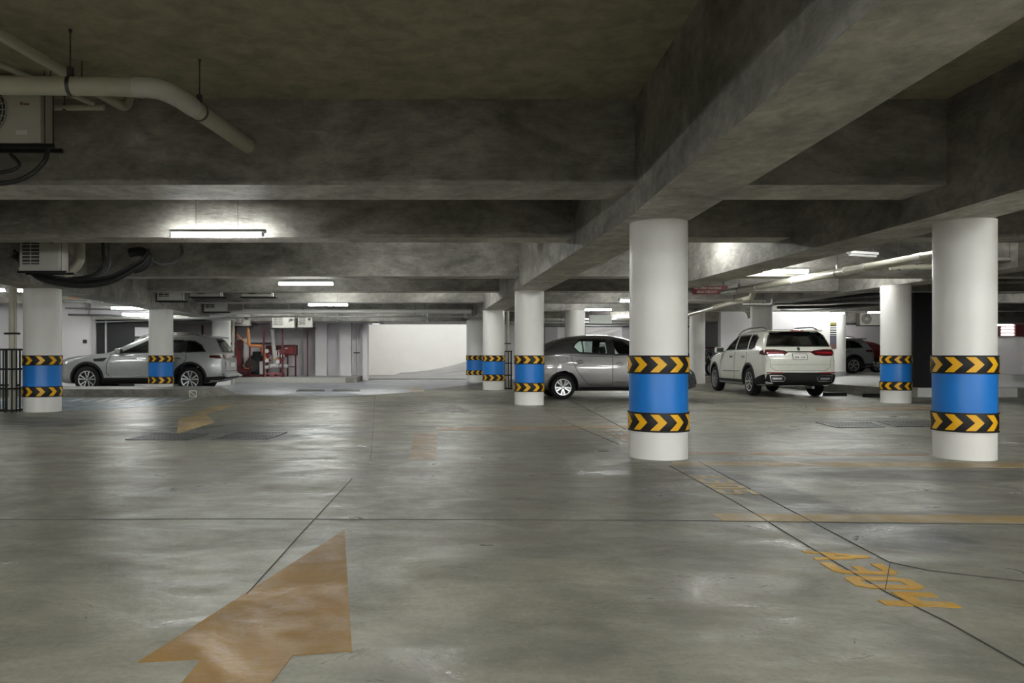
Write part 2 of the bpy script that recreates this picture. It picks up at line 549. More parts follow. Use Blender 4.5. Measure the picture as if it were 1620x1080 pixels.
# ------------------------------------------------------------------ far walls, left part
mb = MB(); mb.box(-24, -10.6, 26.5, 26.8, 0, SLAB, wall_m); struct('wall_back_left', mb, 'white wall behind the left column')
mb = MB(); mb.box(-24, -13.0, 26.44, 26.5, 0, 0.10, darkwall_m); struct('baseboard_left', mb, 'black skirting on the left white wall')
mb = MB(); mb.box(-10.6, -9.25, 26.5, 26.8, 0, 2.26, darkwall_m)
mb.box(-10.63, -10.48, 26.42, 26.5, 0, 2.3, greywall_m); mb.box(-10.18, -10.13, 26.44, 26.5, 0, 2.2, greywall_m)
struct('door_1', mb, 'wide black door behind the silver suv')
mb = MB(); mb.box(-9.25, -8.55, 26.6, 26.8, 0, 2.26, greywall_m)
mb.box(-9.25, -8.5, 26.5, 26.62, 2.0, 2.26, darkwall_m); mb.box(-8.62, -8.5, 26.5, 26.62, 1.0, 2.1, darkwall_m)
mb.box(-9.25, -8.5, 26.5, 26.6, 1.62, 1.68, darkwall_m)
struct('window_1', mb, 'grey pane in a black frame beside the wide black door')
mb = MB(); mb.box(-10.6, -8.5, 26.3, 26.8, 2.26, SLAB, greywall_m); struct('wall_lintel', mb, 'grey wall above the black door')
mb = MB(); mb.box(-24, -1.88, 34.0, 34.3, 0, SLAB, wall_m); struct('wall_back', mb, 'pale wall behind the fire pump')
mb = MB(); mb.box(-4.07, -3.60, 33.4, 34.0, 0, 2.5, wall_m); struct('trim_1', mb, 'white pilaster to the right of the fire pump')
mb = MB(); mb.box(-3.05, -2.58, 33.4, 34.0, 0, 2.5, wall_m); struct('trim_2', mb, 'white pilaster next to the downpipe')
mb = MB(); mb.box(-2.08, -1.88, 33.2, 34.0, 0, 2.5, wall_m); struct('trim_3', mb, 'white jamb at the left side of the ramp opening')
mb = MB(); mb.box(-4.62, -4.07, 33.75, 34.0, 0, 2.5, greywall_m); struct('trim_4', mb, 'grey panel beside the white pilaster')

# ramp well in daylight
mb = MB(); mb.box(-3.2, 16.0, 42.0, 42.3, 0, 7.5, extwall_m); struct('wall_ramp', mb, 'tall sunlit off-white wall beside the exit ramp')
mb = MB(); mb.box(-3.4, -3.2, 34.3, 42.0, 0, 4.6, wall_m); struct('wall_ramp_left', mb, 'side wall of the ramp well')
mb = MB(); mb.box(13.7, 14.0, 34.9, 42.0, 0, 7.5, extwall_m); struct('wall_ramp_right', mb, 'far side wall of the ramp well')
mb = MB()
nx, ny = 40, 14
vs = []
for i in range(nx + 1):
    x = -3.1 + 16.8 * i / nx
    for j in range(ny + 1):
        y = 35.2 + 6.8 * j / ny
        u = max(0, (x + 0.9)) / 4.0
        s = j / ny; s = s * s * (3 - 2 * s)
        z = 0.02 + (0.13 + 0.16 * u * u * 4.2 if u > 0 else 0) * s if u < 1.5 else 0.02 + (0.13 + 1.512 + (u - 1.5) * 0.85) * s
        vs.append((x, y, z))
fs = [(i * (ny + 1) + j, (i + 1) * (ny + 1) + j, (i + 1) * (ny + 1) + j + 1, i * (ny + 1) + j + 1) for i in range(nx) for j in range(ny)]
mb.add(vs, fs, ramp_m)
mb.build('exit_ramp', None, True)['kind'] = 'structure'
bpy.data.objects['exit_ramp']['label'] = 'pale concrete ramp climbing beside the sunlit wall'
RAMP_TOP = {}

# wall behind the middle of the hall (Y = 35) with a bright opening
mb = MB()
mb.box(3.05, 7.55, 34.9, 35.15, 0, SLAB, wall_m)
mb.box(9.15, 14.0, 34.9, 35.15, 0, SLAB, wall_m)
mb.box(7.55, 9.15, 34.9, 35.15, 0, 1.55, wall_m)
mb.box(7.55, 9.15, 34.9, 35.15, 2.38, SLAB, wall_m)
struct('wall_back_middle', mb, 'white back wall behind the grey sedan, with a bright opening')
mb = MB(); mb.box(5.72, 6.25, 34.55, 34.9, 0, 2.35, greywall_m); struct('door_2', mb, 'grey door panel left of the bright opening')
mb = MB()
for i in range(3): mb.box(5.6 + i * 0.0, 5.66, 34.8, 34.9, 0, 2.4, steel_m)
struct('trim_5', mb, 'slim metal strip by the grey door panel')

# right platform and its walls
mb = MB()
mb.box(11.95, 24.5, 20.15, 46.9, 0, 0.235, kerb_m)
mb.add([(11.95, 20.15, 0.236), (24.5, 20.15, 0.236), (24.5, 46.9, 0.236), (11.95, 46.9, 0.236)], [(0, 1, 2, 3)], platform_m)
mb.box(12.72, 15.2, 20.10, 20.16, 0, 0.23, white_m)
struct('trim_6', mb, 'raised grey platform with a dark kerb')
mb = MB(); mb.box(8.8, 11.95, 30.6, 34.9, 0, 0.24, kerb_m); struct('trim_7', mb, 'raised kerb under the motorcycle')
mb = MB(); mb.box(12.1, 16.4, 31.4, 31.7, 0.236, 3.4, wall_m); struct('wall_right_inner', mb, 'white wall behind the white suv')
mb = MB(); mb.cyl((16.52, 31.55, 0.236), (16.52, 31.55, 3.5), 0.50, white_m, 48)
mb.cyl((16.52, 31.55, 0.236), (16.52, 31.55, 0.42), 0.51, greywall_m, 48)
mb.build('wall_end_column', None, True); tag(bpy.data.objects['wall_end_column'], 'thick white rounded wall end under a bright lamp', None, None, 'structure')
mb = MB(); mb.box(10.35, 12.1, 33.0, 33.2, 0.24, SLAB, greywall_m); struct('wall_middle_right', mb, 'grey wall behind the motorcycle')
mb = MB(); mb.box(11.6, 12.05, 32.9, 33.0, 1.4, 2.32, darkwall_m)
for k in range(8): mb.box(11.62, 12.03, 32.88, 32.9, 1.44 + k * 0.11, 1.47 + k * 0.11, black_m)
struct('window_2', mb, 'black louvred window above the motorcycle')
mb = MB(); mb.box(17.5, 25.5, 40.5, 40.8, 0.236, 2.60, wall_m); struct('wall_back_right', mb, 'bright white wall behind the two far cars')
mb = MB(); mb.box(12.75, 14.85, 20.35, 21.1, 0.236, SLAB, darkwall_m)  # solid black box stands for the unlit depth of the recess
struct('recess_shade_panel', mb, 'black panel standing in for the dark recess beside the column with left-pointing chevrons')
mb = MB(); mb.box(26, 43.9, 44.0, 44.3, 0, 2.1, wall_m); mb.box(33.6, 34.2, 43.2, 44.0, 0, 2.9, white_m)
struct('wall_far_right', mb, 'lavender white wall at the far right')
mb = MB(); mb.box(26, 43.9, 44.3, 44.6, 0, SLAB, darkwall_m); struct('wall_far_right_upper', mb, 'dark wall above the far right wall')
mb = MB(); mb.box(32.95, 33.6, 43.7, 44.0, 2.1, 2.85, dred_m)
struct('trim_8', mb, 'dark red panel above the far right wall')
mb = MB()
lit_m = simple('daylit_block', (1, 0.93, 0.9), 0.5, 0, 1.4, (1, 0.94, 0.92))
for i in range(3):
    for j in range(4):
        mb.rbox(32.22 + i * 0.24, 32.43 + i * 0.24, 43.74, 43.8, 2.13 + j * 0.17, 2.24 + j * 0.17, lit_m, 0.02)
mb.box(32.1, 32.95, 43.8, 43.95, 2.1, 2.85, dred_m)
struct('window_3', mb, 'red grille of bright glass blocks at the far right')

# ------------------------------------------------------------------ floor parts: paint, joints, stains


def flat(name, polys, mat, z=0.002, label=None):
    mb = MB()
    for q, P in enumerate(polys):
        n = len(P)
        vs = [(x, y, z + q * 0.00005) for x, y in P] + [(x, y, 0) for x, y in P]
        mb.add(vs, [tuple(range(n))] + [(i, (i + 1) % n, n + (i + 1) % n, n + i) for i in range(n)], mat)
    o = mb.build(name, floor)
    if label: o['label'] = label
    return o


flat('painted_arrow', [[G(545, 838), G(557, 1030), G(463, 1037), G(395, 1125), G(250, 1125), G(318, 1043), G(217, 1048)]], orange_m,
     label='large worn yellow arrow on the floor')
flat('painted_arrow', [[G(718, 641), G(762, 654), G(700, 652), G(655, 655)]], floor_paint('grey_patch_paint', (0.14, 0.135, 0.11), 0.35), label='small dark arrow head near the ramp')
flat('painted_arrow_stem', [[G(655, 686), G(693, 684), G(689, 727), G(646, 728)]], orange4_m, label='faded rust-coloured arrow stem')
flat('painted_arrow', [[G(305, 654), G(322, 656), G(372, 641), G(350, 640), G(300, 655)], [G(283, 662), G(325, 655), G(340, 668), G(280, 686)]], orange3_m, label='faded yellow bent arrow beside the drain grates')
flat('painted_arrow', [[G(640, 613), G(662, 611), G(674, 620), G(652, 620)]], floor_paint('cream_floor_paint', (0.55, 0.48, 0.40), 0.42), 0.004, label='faint pale arrow before the ramp')
flat('bay_line', [[G(1125, 812), G(1640, 816), G(1640, 827), G(1145, 824)]], orange3_m, label='worn yellow bay line nearest the camera')
flat('bay_line', [[G(1065, 730), G(1650, 732), G(1650, 740), G(1062, 736)]], orange3_m, label='worn yellow bay line in front of the two big columns')
flat('bay_line', [[G(1090, 715), G(1470, 717), G(1470, 721), G(1090, 719)]], orange4_m, label='faint yellow line between the two big columns')
flat('bay_line', [[G(690, 676), G(992, 672), G(992, 677), G(690, 681)]], orange4_m, label='faint yellow line before the middle columns')
flat('bay_line', [[G(1290, 646), G(1470, 643), G(1470, 647), G(1290, 650)]], orange4_m, label='faint yellow line behind the big right column')


def seg_glyph(ch):
    """stencil numeral in a unit cell: polygons, x right, y up"""
    t = 0.24
    L = {'A': [[(0.0, 0), (t, 0), (0.60, 1), (0.40, 1)], [(1 - t, 0), (1, 0), (0.60, 1), (0.40, 1)], [(0.2, .26), (0.8, .26), (0.74, .44), (0.26, .44)]],
         '3': [[(0.0, 1), (0.0, 1 - t * .8), (0.8, 1 - t * .8), (0.8, 1)], [(0.8, 1), (0.72, .9), (0.72, .1), (0.8, 0), (1, .12), (1, .88)],
               [(0.3, .42), (0.8, .42), (0.8, .58), (0.3, .58)], [(0.0, 0.0), (0.8, 0), (0.8, t * .8), (0.0, t * .8)]],
         '0': [[(0.0, .2), (.2, 0), (.34, .2), (.34, .8), (.2, 1), (0, .8)], [(1, .2), (.8, 0), (.66, .2), (.66, .8), (.8, 1), (1, .8)],
               [(.2, 0), (.8, 0), (.66, .2), (.34, .2)], [(.2, 1), (.8, 1), (.66, .8), (.34, .8)]],
         '4': [[(.66, 0), (1.0, 0), (1.0, 1), (.66, 1)], [(.0, .38), (.30, .38), (.30, .95), (.0, .95)], [(.30, .38), (.66, .38), (.66, .60), (.30, .60)]],
         '5': [[(0, 1), (0, .48), (.3, .48), (.3, 1)], [(.3, .8), (1, .8), (1, 1), (.3, 1)], [(.3, .42), (.9, .42), (1, .5), (.9, .6), (.3, .6)],
               [(.7, .42), (.7, .1), (.9, .02), (1, .12), (1, .5)], [(0, 0), (.9, 0), (.7, .2), (0, .2)]],
         '6': [[(0, 0), (.3, 0), (.3, 1), (0, 1)], [(.3, .8), (1, .8), (1, 1), (.3, 1)], [(.3, 0), (1, 0), (1, .2), (.3, .2)], [(.3, .42), (1, .42), (1, .6), (.3, .6)], [(.7, .2), (1, .2), (1, .42), (.7, .42)]]}
    return L[ch]


def floor_number(text, far, near, h, mat, label, adv=0.245, gw=0.20):
    """characters run towards the camera, tops to the right"""
    o = Vector(far); d = (Vector(near) - o)
    L = d.length; d.normalize()
    up = Vector((-d.y, d.x))
    if up.x < 0: up = -up
    n = len(text); adv = L / (n - 0.18); gw = adv * 0.82
    polys = []
    for i, ch in enumerate(text):
        for P in seg_glyph(ch):
            polys.append([tuple(o + d * (i * adv + u * gw) + up * (v * h)) for u, v in P])
    flat('bay_number', polys, mat, 0.003, label)


floor_number('A304', (2.09, 4.30), (1.985, 3.36), 0.30, orange2_m, 'bright yellow stencilled bay number A304')
floor_number('A305', (2.415, 7.02), (2.335, 6.05), 0.29, orange3_m, 'faded yellow stencilled bay number farther back')
floor_number('A306', (2.60, 11.2), (2.58, 9.75), 0.30, orange4_m, 'very faded bay number behind the middle column')


def joint(pts, w=0.009, label=None):
    polys = []
    for a, b in zip(pts[:-1], pts[1:]):
        a = Vector(a); b = Vector(b); d = (b - a).normalized(); n = Vector((-d.y, d.x)) * w * 0.32
        polys.append([tuple(a + n), tuple(b + n), tuple(b - n), tuple(a - n)])
    flat('floor_joint', polys, joint_m, 0.004, label)


joint([G(1060, 737), G(1165, 795), G(1292, 872), G(1400, 936), G(1500, 985), G(1640, 1064)], 0.008)
joint([G(1105, 730), G(1250, 807), G(1406, 889), G(1470, 903), G(1640, 922)], 0.009)
joint([G(-40, 822), G(400, 821), G(1010, 823), G(1640, 830)], 0.004)
joint([G(593, 626), G(590, 680), G(586, 731)], 0.008)
joint([G(557, 757), G(480, 840), G(395, 935), G(390, 940)], 0.005)
joint([G(900, 632), G(945, 655), G(990, 679)], 0.022)
joint([G(872, 655), G(925, 680), G(980, 703)], 0.014)
joint([G(1400, 936), G(1408, 892)], 0.006)


def drain(name, P, label):
    """cast grate set in the floor; P = four corners, near-left first"""
    t = thing(name, label, 'drain grate')
    mb = MB()
    A, B, C, D = [Vector((*p, 0)) for p in P]
    def Q(u, v, z): 
        p = (A * (1 - u) + B * u) * (1 - v) + (D * (1 - u) + C * u) * v
        return (p.x, p.y, z)
    def slab(u0, u1, v0, v1, z, m, dst):
        vs = [Q(u0, v0, 0), Q(u1, v0, 0), Q(u1, v1, 0), Q(u0, v1, 0), Q(u0, v0, z), Q(u1, v0, z), Q(u1, v1, z), Q(u0, v1, z)]
        dst.add(vs, [(3, 2, 1, 0), (4, 5, 6, 7), (0, 1, 5, 4), (1, 2, 6, 5), (2, 3, 7, 6), (3, 0, 4, 7)], m)
    fr = MB()
    slab(0, 1, 0, 0.06, 0.012, dsteel_m, fr); slab(0, 1, 0.94, 1, 0.012, dsteel_m, fr)
    slab(0, 0.04, 0, 1, 0.012, dsteel_m, fr); slab(0.96, 1, 0, 1, 0.012, dsteel_m, fr)
    fr.build('grate_frame', t)
    slab(0.04, 0.96, 0.06, 0.94, 0.003, joint_m, mb)
    for k in range(14):
        u = 0.05 + k * 0.065
        slab(u, u + 0.03, 0.06, 0.94, 0.009, dsteel_m, mb)
    for v in (0.33, 0.66): slab(0.04, 0.96, v - 0.02, v + 0.02, 0.010, dsteel_m, mb)
    mb.build('grate_bars', t)


drain('drain_grate', [G(198, 696), G(296, 696), G(330, 686), G(240, 686)], 'dark floor grate nearest the left column, below the faded arrow')
drain('drain_grate', [G(335, 696), G(424, 695), G(454, 684), G(372, 684)], 'dark floor grate to the right of the faded arrow')
drain('drain_grate', [G(468, 619), G(514, 619), G(514, 616.5), G(472, 616.5)], 'thin floor grate in front of the fire pump kerb')
drain('drain_grate', [G(525, 619), G(570, 619), G(570, 616.5), G(526, 616.5)], 'thin floor grate beside the tall floor joint')
drain('drain_grate', [G(1325, 677), G(1400, 676), G(1380, 668.5), G(1290, 668.5)], 'dark floor grate left of the big right column')
drain('drain_grate', [G(1418, 675), G(1490, 675), G(1480, 667), G(1388, 667)], 'dark floor grate partly behind the big right column')

flat('painted_hatch', [[G(-60, 650), G(-60, 631), G(100, 629), G(300, 629), G(262, 638), G(205, 645), G(110, 650)]], bluefl_m, label='pale blue hatched floor area in front of the low kerb')
st = []
for k in range(9):
    x = 104 + k * 22
    st.append([G(x, 635.5), G(x + 9, 635.5), G(x + 32, 630.2), G(x + 25, 630.2)])
st.append([G(-60, 631), G(14, 631), G(14, 633.5), G(-60, 635)])
flat('hatch_stripes', st, whitefl_m, 0.004, 'white stripes of the blue hatched area')

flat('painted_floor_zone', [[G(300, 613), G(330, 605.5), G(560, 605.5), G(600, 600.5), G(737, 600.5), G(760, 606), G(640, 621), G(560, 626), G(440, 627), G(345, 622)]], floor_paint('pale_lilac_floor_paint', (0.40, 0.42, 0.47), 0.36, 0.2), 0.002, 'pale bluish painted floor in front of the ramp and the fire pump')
# low kerb in front of the silver car
mb = MB()
mb.box(-14, -5.35, 20.35, 22.3, 0, 0.19, kerb_m)
mb.add([(-14, 20.35, 0.191), (-5.35, 20.35, 0.191), (-5.35, 22.3, 0.191), (-14, 22.3, 0.191)], [(0, 1, 2, 3)], platform_m)
mb.prism([(-5.35, 0), (-5.35, 0.19), (-4.95, 0.0)], 'y', 20.35, 22.3, kerb_m)
struct('trim_9', mb, 'low concrete kerb in front of the silver suv')
mb = MB()
mb.box(-8.9, -2.15, 30.9, 33.9, 0, 0.2, kerb_m)
mb.add([(-8.9, 30.9, 0.201), (-2.15, 30.9, 0.201), (-2.15, 33.9, 0.201), (-8.9, 33.9, 0.201)], [(0, 1, 2, 3)], platform_m)
mb.box(-8.9, -2.6, 30.84, 30.9, 0.0, 0.2, painted('whitewashed_kerb', (0.50, 0.50, 0.48), 0.6, 0.9, 0.3))
struct('trim_10', mb, 'raised concrete plinth under the fire pump')

mb = MB()
for (x, y) in ((0, 0), (0.17, 0.0)): mb.box(x, x + 0.02, 0, 0.02, 0, 0.17, wht_m)
mb.box(0, 0.19, 0, 0.02, 0, 0.02, wht_m); mb.box(0, 0.19, 0, 0.02, 0.15, 0.17, wht_m)
M_ = Matrix.Rotation(0.7, 4, 'Y')
mb.box(-0.1, 0.1, 0.0, 0.015, -0.008, 0.008, wht_m, Matrix.Translation((0.09, 0, 0.085)) @ M_)
o = mb.build('metal_stand'); o.location = (-5.62, 20.1, 0); tag(o, 'small white square metal stand at the end of the low kerb', 'stand', None, 'thing')


def wheel_stop(x, y, label):
    mb = MB()
    mb.prism([(-0.08, 0), (0.08, 0), (0.05, 0.09), (-0.05, 0.09)], 'x', -0.28, 0.28, rubber_m)
    o = mb.build('wheel_stop'); o.location = (x, y, 0); tag(o, label, 'wheel stop', 'rubber wheel stops by the platform', 'thing')


wheel_stop(10.95, 20.75, 'black rubber wheel stop behind the white suv')
wheel_stop(11.62, 20.1, 'black rubber wheel stop next to the column with left-pointing chevrons')

# ------------------------------------------------------------------ lights
BEAMS = [(2.2, 2.9, 2.68), (7.65, 8.38, 2.68), (10.85, 11.35, 2.65), (16.2, 16.7, 2.65), (19.9, 20.4, 2.65), (24.2, 24.7, 2.65), (28.2, 28.7, 2.62), (31.6, 34.9, 2.40)]


def slab_at(y, x=0):
    for a, b, z in BEAMS:
        if a > 31 and x > 14: continue
        if a <= y <= b: return z
    return SLAB



def tube_light(x, y, z, L, label, rz=0, wires=True, group='fluorescent tube lights'):
    t = thing('tube_light', label, 'light', (x, y, z), rz, group)
    S_ = slab_at(y, x)
    mb = MB()
    mb.rbox(-L / 2 - 0.02, L / 2 + 0.05, -0.05, 0.05, 0.035, 0.075, fix_m, 0.012)
    mb.box(-L / 2 - 0.02, -L / 2 + 0.01, -0.03, 0.03, -0.02, 0.05, fix_m); mb.box(L / 2 - 0.01, L / 2 + 0.02, -0.03, 0.03, -0.02, 0.05, fix_m)
    mb.build('housing', t)
    mb = MB(); mb.cyl((-L / 2 + 0.01, 0, 0.0), (L / 2 - 0.01, 0, 0.0), 0.028, tube_m, 10)
    tag(mb.build('tube', t, True), 'glowing white tube')
    if wires:
        for s in (-1, 1):
            mb = MB(); mb.cyl((s * L * 0.23, 0, 0.07), (s * L * 0.23, 0, S_ - z), 0.004, dsteel_m, 6); mb.build('hanging_wire', t)
    return t


X, z = XZ(343, 372, 10.55); tube_light(X, 10.55, z, 1.20, 'lit tube light nearest the camera, hanging from two wires')
X, z = XZ(484, 449, 17.6); tube_light(X, 17.6, z, 1.20, 'lit tube light second in the row towards the ramp')
X, z = XZ(519, 482, 23.2); tube_light(X, 23.2, z, 1.15, 'smaller lit tube light third in the row towards the ramp')
X, z = XZ(1242, 429, 15.6); tube_light(X, 15.6, z, 0.95, 'lit tube light above the large pipe on the right', 0.12)
X, z = XZ(206, 487, 23.2); tube_light(X, 23.2, z, 1.1, 'lit tube light above the silver suv roof', 0.0)
X, z = XZ(222, 497, 25.2); tube_light(X, 25.2, z, 1.1, 'lit tube light partly behind the column over the silver suv', 0.1)
X, z = XZ(3, 459, 19.0); tube_light(X - 0.08, 19.0, z, 0.34, 'lit lamp at the picture edge beside the caged pipe', 0.0)
X, z = XZ(30, 459.5, 19.0); tube_light(X + 0.06, 19.0, z, 0.18, 'small lit lamp above the caged pipe', 0.0)
X, z = XZ(946, 490, 27.0); tube_light(X, 27.0, z, 0.9, 'lit tube light above the grey sedan, in front of the white box')
X, z = XZ(992, 476, 22.5); tube_light(X, 22.5, z, 0.45, 'lit tube light half hidden by the middle column', 0.2)
X, z = XZ(1305, 489, 30.6); tube_light(16.25, 30.6, 2.66, 0.5, 'lit lamp against the top of the thick rounded wall end', 0.0)
X, z = XZ(1382, 494, 32.0); tube_light(X, 32.0, z, 0.5, 'small lit lamp near the far air conditioner', 0.0)
tube_light(30.5, 41.5, 2.62, 1.2, 'lit tube light over the far right floor', 0.0)
tube_light(8.5, 31.0, 2.42, 1.1, 'added lamp just above the bright opening', 0.0)  # lamp added to brighten the wall around the opening
# unseen fill lamps added behind the camera, between the beams and down both sides
for (x, y, z_) in [(x, y, 3.1 if y > -2 else 2.62) for x in (-10.0, -6.0, -2.5, 1.0, 4.0, 7.0, 10.0, 13.5) for y in (-0.4, -1.8, -3.4, -5.2, -7.0)] + [
                   (9.6, 5.2, 2.90),
                   (-11.5, 13, 2.70), (15.5, 11.0, 2.70), (-14.5, 20.5, 2.70), (0.2, 13.4, 3.0), (4.4, 13.2, 3.0), (7.0, 21.9, 3.0), (8.0, 12.8, 3.05),
                   (18, 21.3, 2.9), (20.5, 38.5, 2.75), (13.5, 27.0, 2.95), (-1.5, 29.6, 2.95), (9.6, 17.8, 3.0), (15.0, 29.8, 2.95), (-11.5, 20.9, 2.9), (-5.0, 29.6, 2.95), (6.6, 3.2, 3.2), (1.0, 22.2, 3.0)]:
    tube_light(x, y, z_, 1.2, 'unseen tube light added to brighten the hall')

# ------------------------------------------------------------------ cars
def lerp_tab(tab, x):
    if x <= tab[0][0]: return tab[0][1]
    for (a, va), (b, vb) in zip(tab[:-1], tab[1:]):
        if x <= b:
            t = (x - a) / (b - a)
            return va + (vb - va) * t
    return tab[-1][1]


def smooth_tab(tab, x):
    """monotone cubic through the table"""
    n = len(tab)
    if x <= tab[0][0]: return tab[0][1]
    if x >= tab[-1][0]: return tab[-1][1]
    d = [(tab[i + 1][1] - tab[i][1]) / (tab[i + 1][0] - tab[i][0]) for i in range(n - 1)]
    m = [d[0]] + [0 if d[i - 1] * d[i] <= 0 else 2 * d[i - 1] * d[i] / (d[i - 1] + d[i]) for i in range(1, n - 1)] + [d[-1]]
    for i in range(n - 1):
        if x <= tab[i + 1][0]:
            h = tab[i + 1][0] - tab[i][0]; t = (x - tab[i][0]) / h
            return ((2 * t ** 3 - 3 * t * t + 1) * tab[i][1] + (t ** 3 - 2 * t * t + t) * h * m[i] +
                    (-2 * t ** 3 + 3 * t * t) * tab[i + 1][1] + (t ** 3 - t * t) * h * m[i + 1])


def cr(pts, k):
    P = [pts[0]] + pts + [pts[-1]]; out = []
    for i in range(1, len(P) - 2):
        a, b, c, d = P[i - 1], P[i], P[i + 1], P[i + 2]
        for q in range(k):
            t = q / k
            out.append(tuple(0.5 * (2 * b[j] + (c[j] - a[j]) * t + (2 * a[j] - 5 * b[j] + 4 * c[j] - d[j]) * t * t + (-a[j] + 3 * b[j] - 3 * c[j] + d[j]) * t ** 3) for j in (0, 1)))
    out.append(pts[-1])
    return out


def section(sp, x):
    W = sp['W'] * smooth_tab(sp['plan'], x)
    T = smooth_tab(sp['top'], x)
    zb = smooth_tab(sp['bot'], x)
    Sh = min(smooth_tab(sp['belt'], x), T - 0.07)
    h = T - Sh
    wr = W * 0.965 - sp['tum'] * h
    zm = zb + (Sh - zb) * 0.42
    k = min(1, h / 0.45)
    lower = [(0, zb), (W * 0.80, zb), (W * 0.93, zb + 0.035), (W * 0.985, zb + 0.14), (W * 1.0, zm), (W * 0.992, zb + (Sh - zb) * 0.72), (W * 0.965, Sh)]
    upper = [(W * 0.965, Sh), ((W * 0.965 + wr) / 2 + 0.012, (Sh + T) / 2 - 0.02), (wr, T - 0.02 - 0.09 * k), (wr - 0.05 - 0.05 * k, T - 0.012 - 0.03 * k), (wr * 0.5, T - 0.006), (0, T)]
    return cr(lower, 3)[:-1] + cr(upper, 4)


def car_panel(bvh, poly, mode, mat, off=0.004, thick=0.01, step=0.07, dst=None):
    """2-D outline laid on the car's skin: side (x,z), rear (y,z), top (x,y)"""
    pts = []
    n = len(poly)
    for i in range(n):
        a = Vector(poly[i]); b = Vector(poly[(i + 1) % n])
        m = max(1, int((b - a).length / step))
        for k in range(m): pts.append(a + (b - a) * k / m)
    nb = len(pts)
    edges = [(i, (i + 1) % nb) for i in range(nb)]
    us = [p[0] for p in pts]; vs_ = [p[1] for p in pts]

    def inside(p):
        c = False
        for i in range(n):
            x1, y1 = poly[i]; x2, y2 = poly[(i + 1) % n]
            if (y1 > p[1]) != (y2 > p[1]) and p[0] < (x2 - x1) * (p[1] - y1) / (y2 - y1) + x1: c = not c
        return c
    u = min(us) + step / 2
    while u < max(us):
        v = min(vs_) + step / 2
        while v < max(vs_):
            q = Vector((u, v))
            if inside(q) and min((q - p).length for p in pts) > step * 0.45: pts.append(q)
            v += step
        u += step
    V, E, F, *_ = delaunay_2d_cdt([Vector(p) for p in pts], edges, [list(range(nb))], 1, 1e-5)
    outv = []; inv = []
    for p in V:
        if mode == 'L': o, d = Vector((p[0], -3, p[1])), Vector((0, 1, 0))
        elif mode == 'R': o, d = Vector((p[0], 3, p[1])), Vector((0, -1, 0))
        elif mode == 'rear': o, d = Vector((12, p[0], p[1])), Vector((-1, 0, 0))
        elif mode == 'front': o, d = Vector((-12, p[0], p[1])), Vector((1, 0, 0))
        else: o, d = Vector((p[0], p[1], 5)), Vector((0, 0, -1))
        hit = bvh.ray_cast(o, d)
        if hit[0] is None:
            q = o + d * 3
            hit = bvh.find_nearest(q)
        c = hit[0]
        outv.append(c - d * off); inv.append(c - d * (off - thick))
    k = len(outv)
    fs = [list(f) for f in F] + [[i + k for i in reversed(f)] for f in F]
    cnt = {}
    for f in F:
        for i in range(len(f)):
            e = (f[i], f[(i + 1) % len(f)])
            cnt[e] = 1
    for (a, b) in list(cnt):
        if (b, a) not in cnt: fs.append([b, a, a + k, b + k])
    dst.add(outv + inv, fs, mat)


def stroke(poly, w, closed=True):
    """thin quads along a polyline"""
    out = []
    n = len(poly)
    for i in range(n if closed else n - 1):
        a = Vector(poly[i]); b = Vector(poly[(i + 1) % n]); d = (b - a)
        if d.length < 1e-5: continue
        d.normalize(); q = Vector((-d.y, d.x)) * w / 2
        a = a - d * w * 0.4; b = b + d * w * 0.4
        out.append([tuple(a + q), tuple(b + q), tuple(b - q), tuple(a - q)])
    return out


tyre_m = simple('tyre_rubber', (0.009, 0.009, 0.0095), 0.75, 0, 0, None, 0, 0.3)
clad_m = simple('black_cladding', (0.009, 0.009, 0.0095), 0.6, 0, 0, None, 0, 0.3)
chrome_m = simple('chrome', (0.75, 0.76, 0.78), 0.12, 1.0)
rim_m = simple('machined_alloy', (0.72, 0.73, 0.74), 0.28, 0.9)
rimd_m = simple('dark_alloy', (0.04, 0.04, 0.042), 0.4, 0.6)
seam_m = simple('panel_seam', (0.006, 0.006, 0.006), 0.8, 0, 0, None, 0, 0.2)
seamg_m = simple('panel_seam_grey', (0.16, 0.16, 0.15), 0.7)
inter_m = simple('cabin_trim', (0.035, 0.036, 0.038), 0.8)
lampr_m = simple('red_lamp_lens', (0.075, 0.004, 0.008), 0.12, 0, 0.0, None, 1.0)
lampb_m = simple('red_lamp_core', (0.25, 0.01, 0.015), 0.2, 0, 0.0, None, 1.0)
lampw_m = simple('headlamp_lens', (0.62, 0.66, 0.70), 0.1, 0.3, 0.0, None, 1.0)
plate_m = simple('number_plate', (0.62, 0.62, 0.58), 0.4)
glass_m = glass('car_glass', (0.88, 0.93, 0.92))
glassd_m = glass('privacy_glass', (0.16, 0.18, 0.18))


def paint(name, col, rough=0.28, metal=0.5):
    return simple(name, col, rough, metal, 0, None, 1.0)


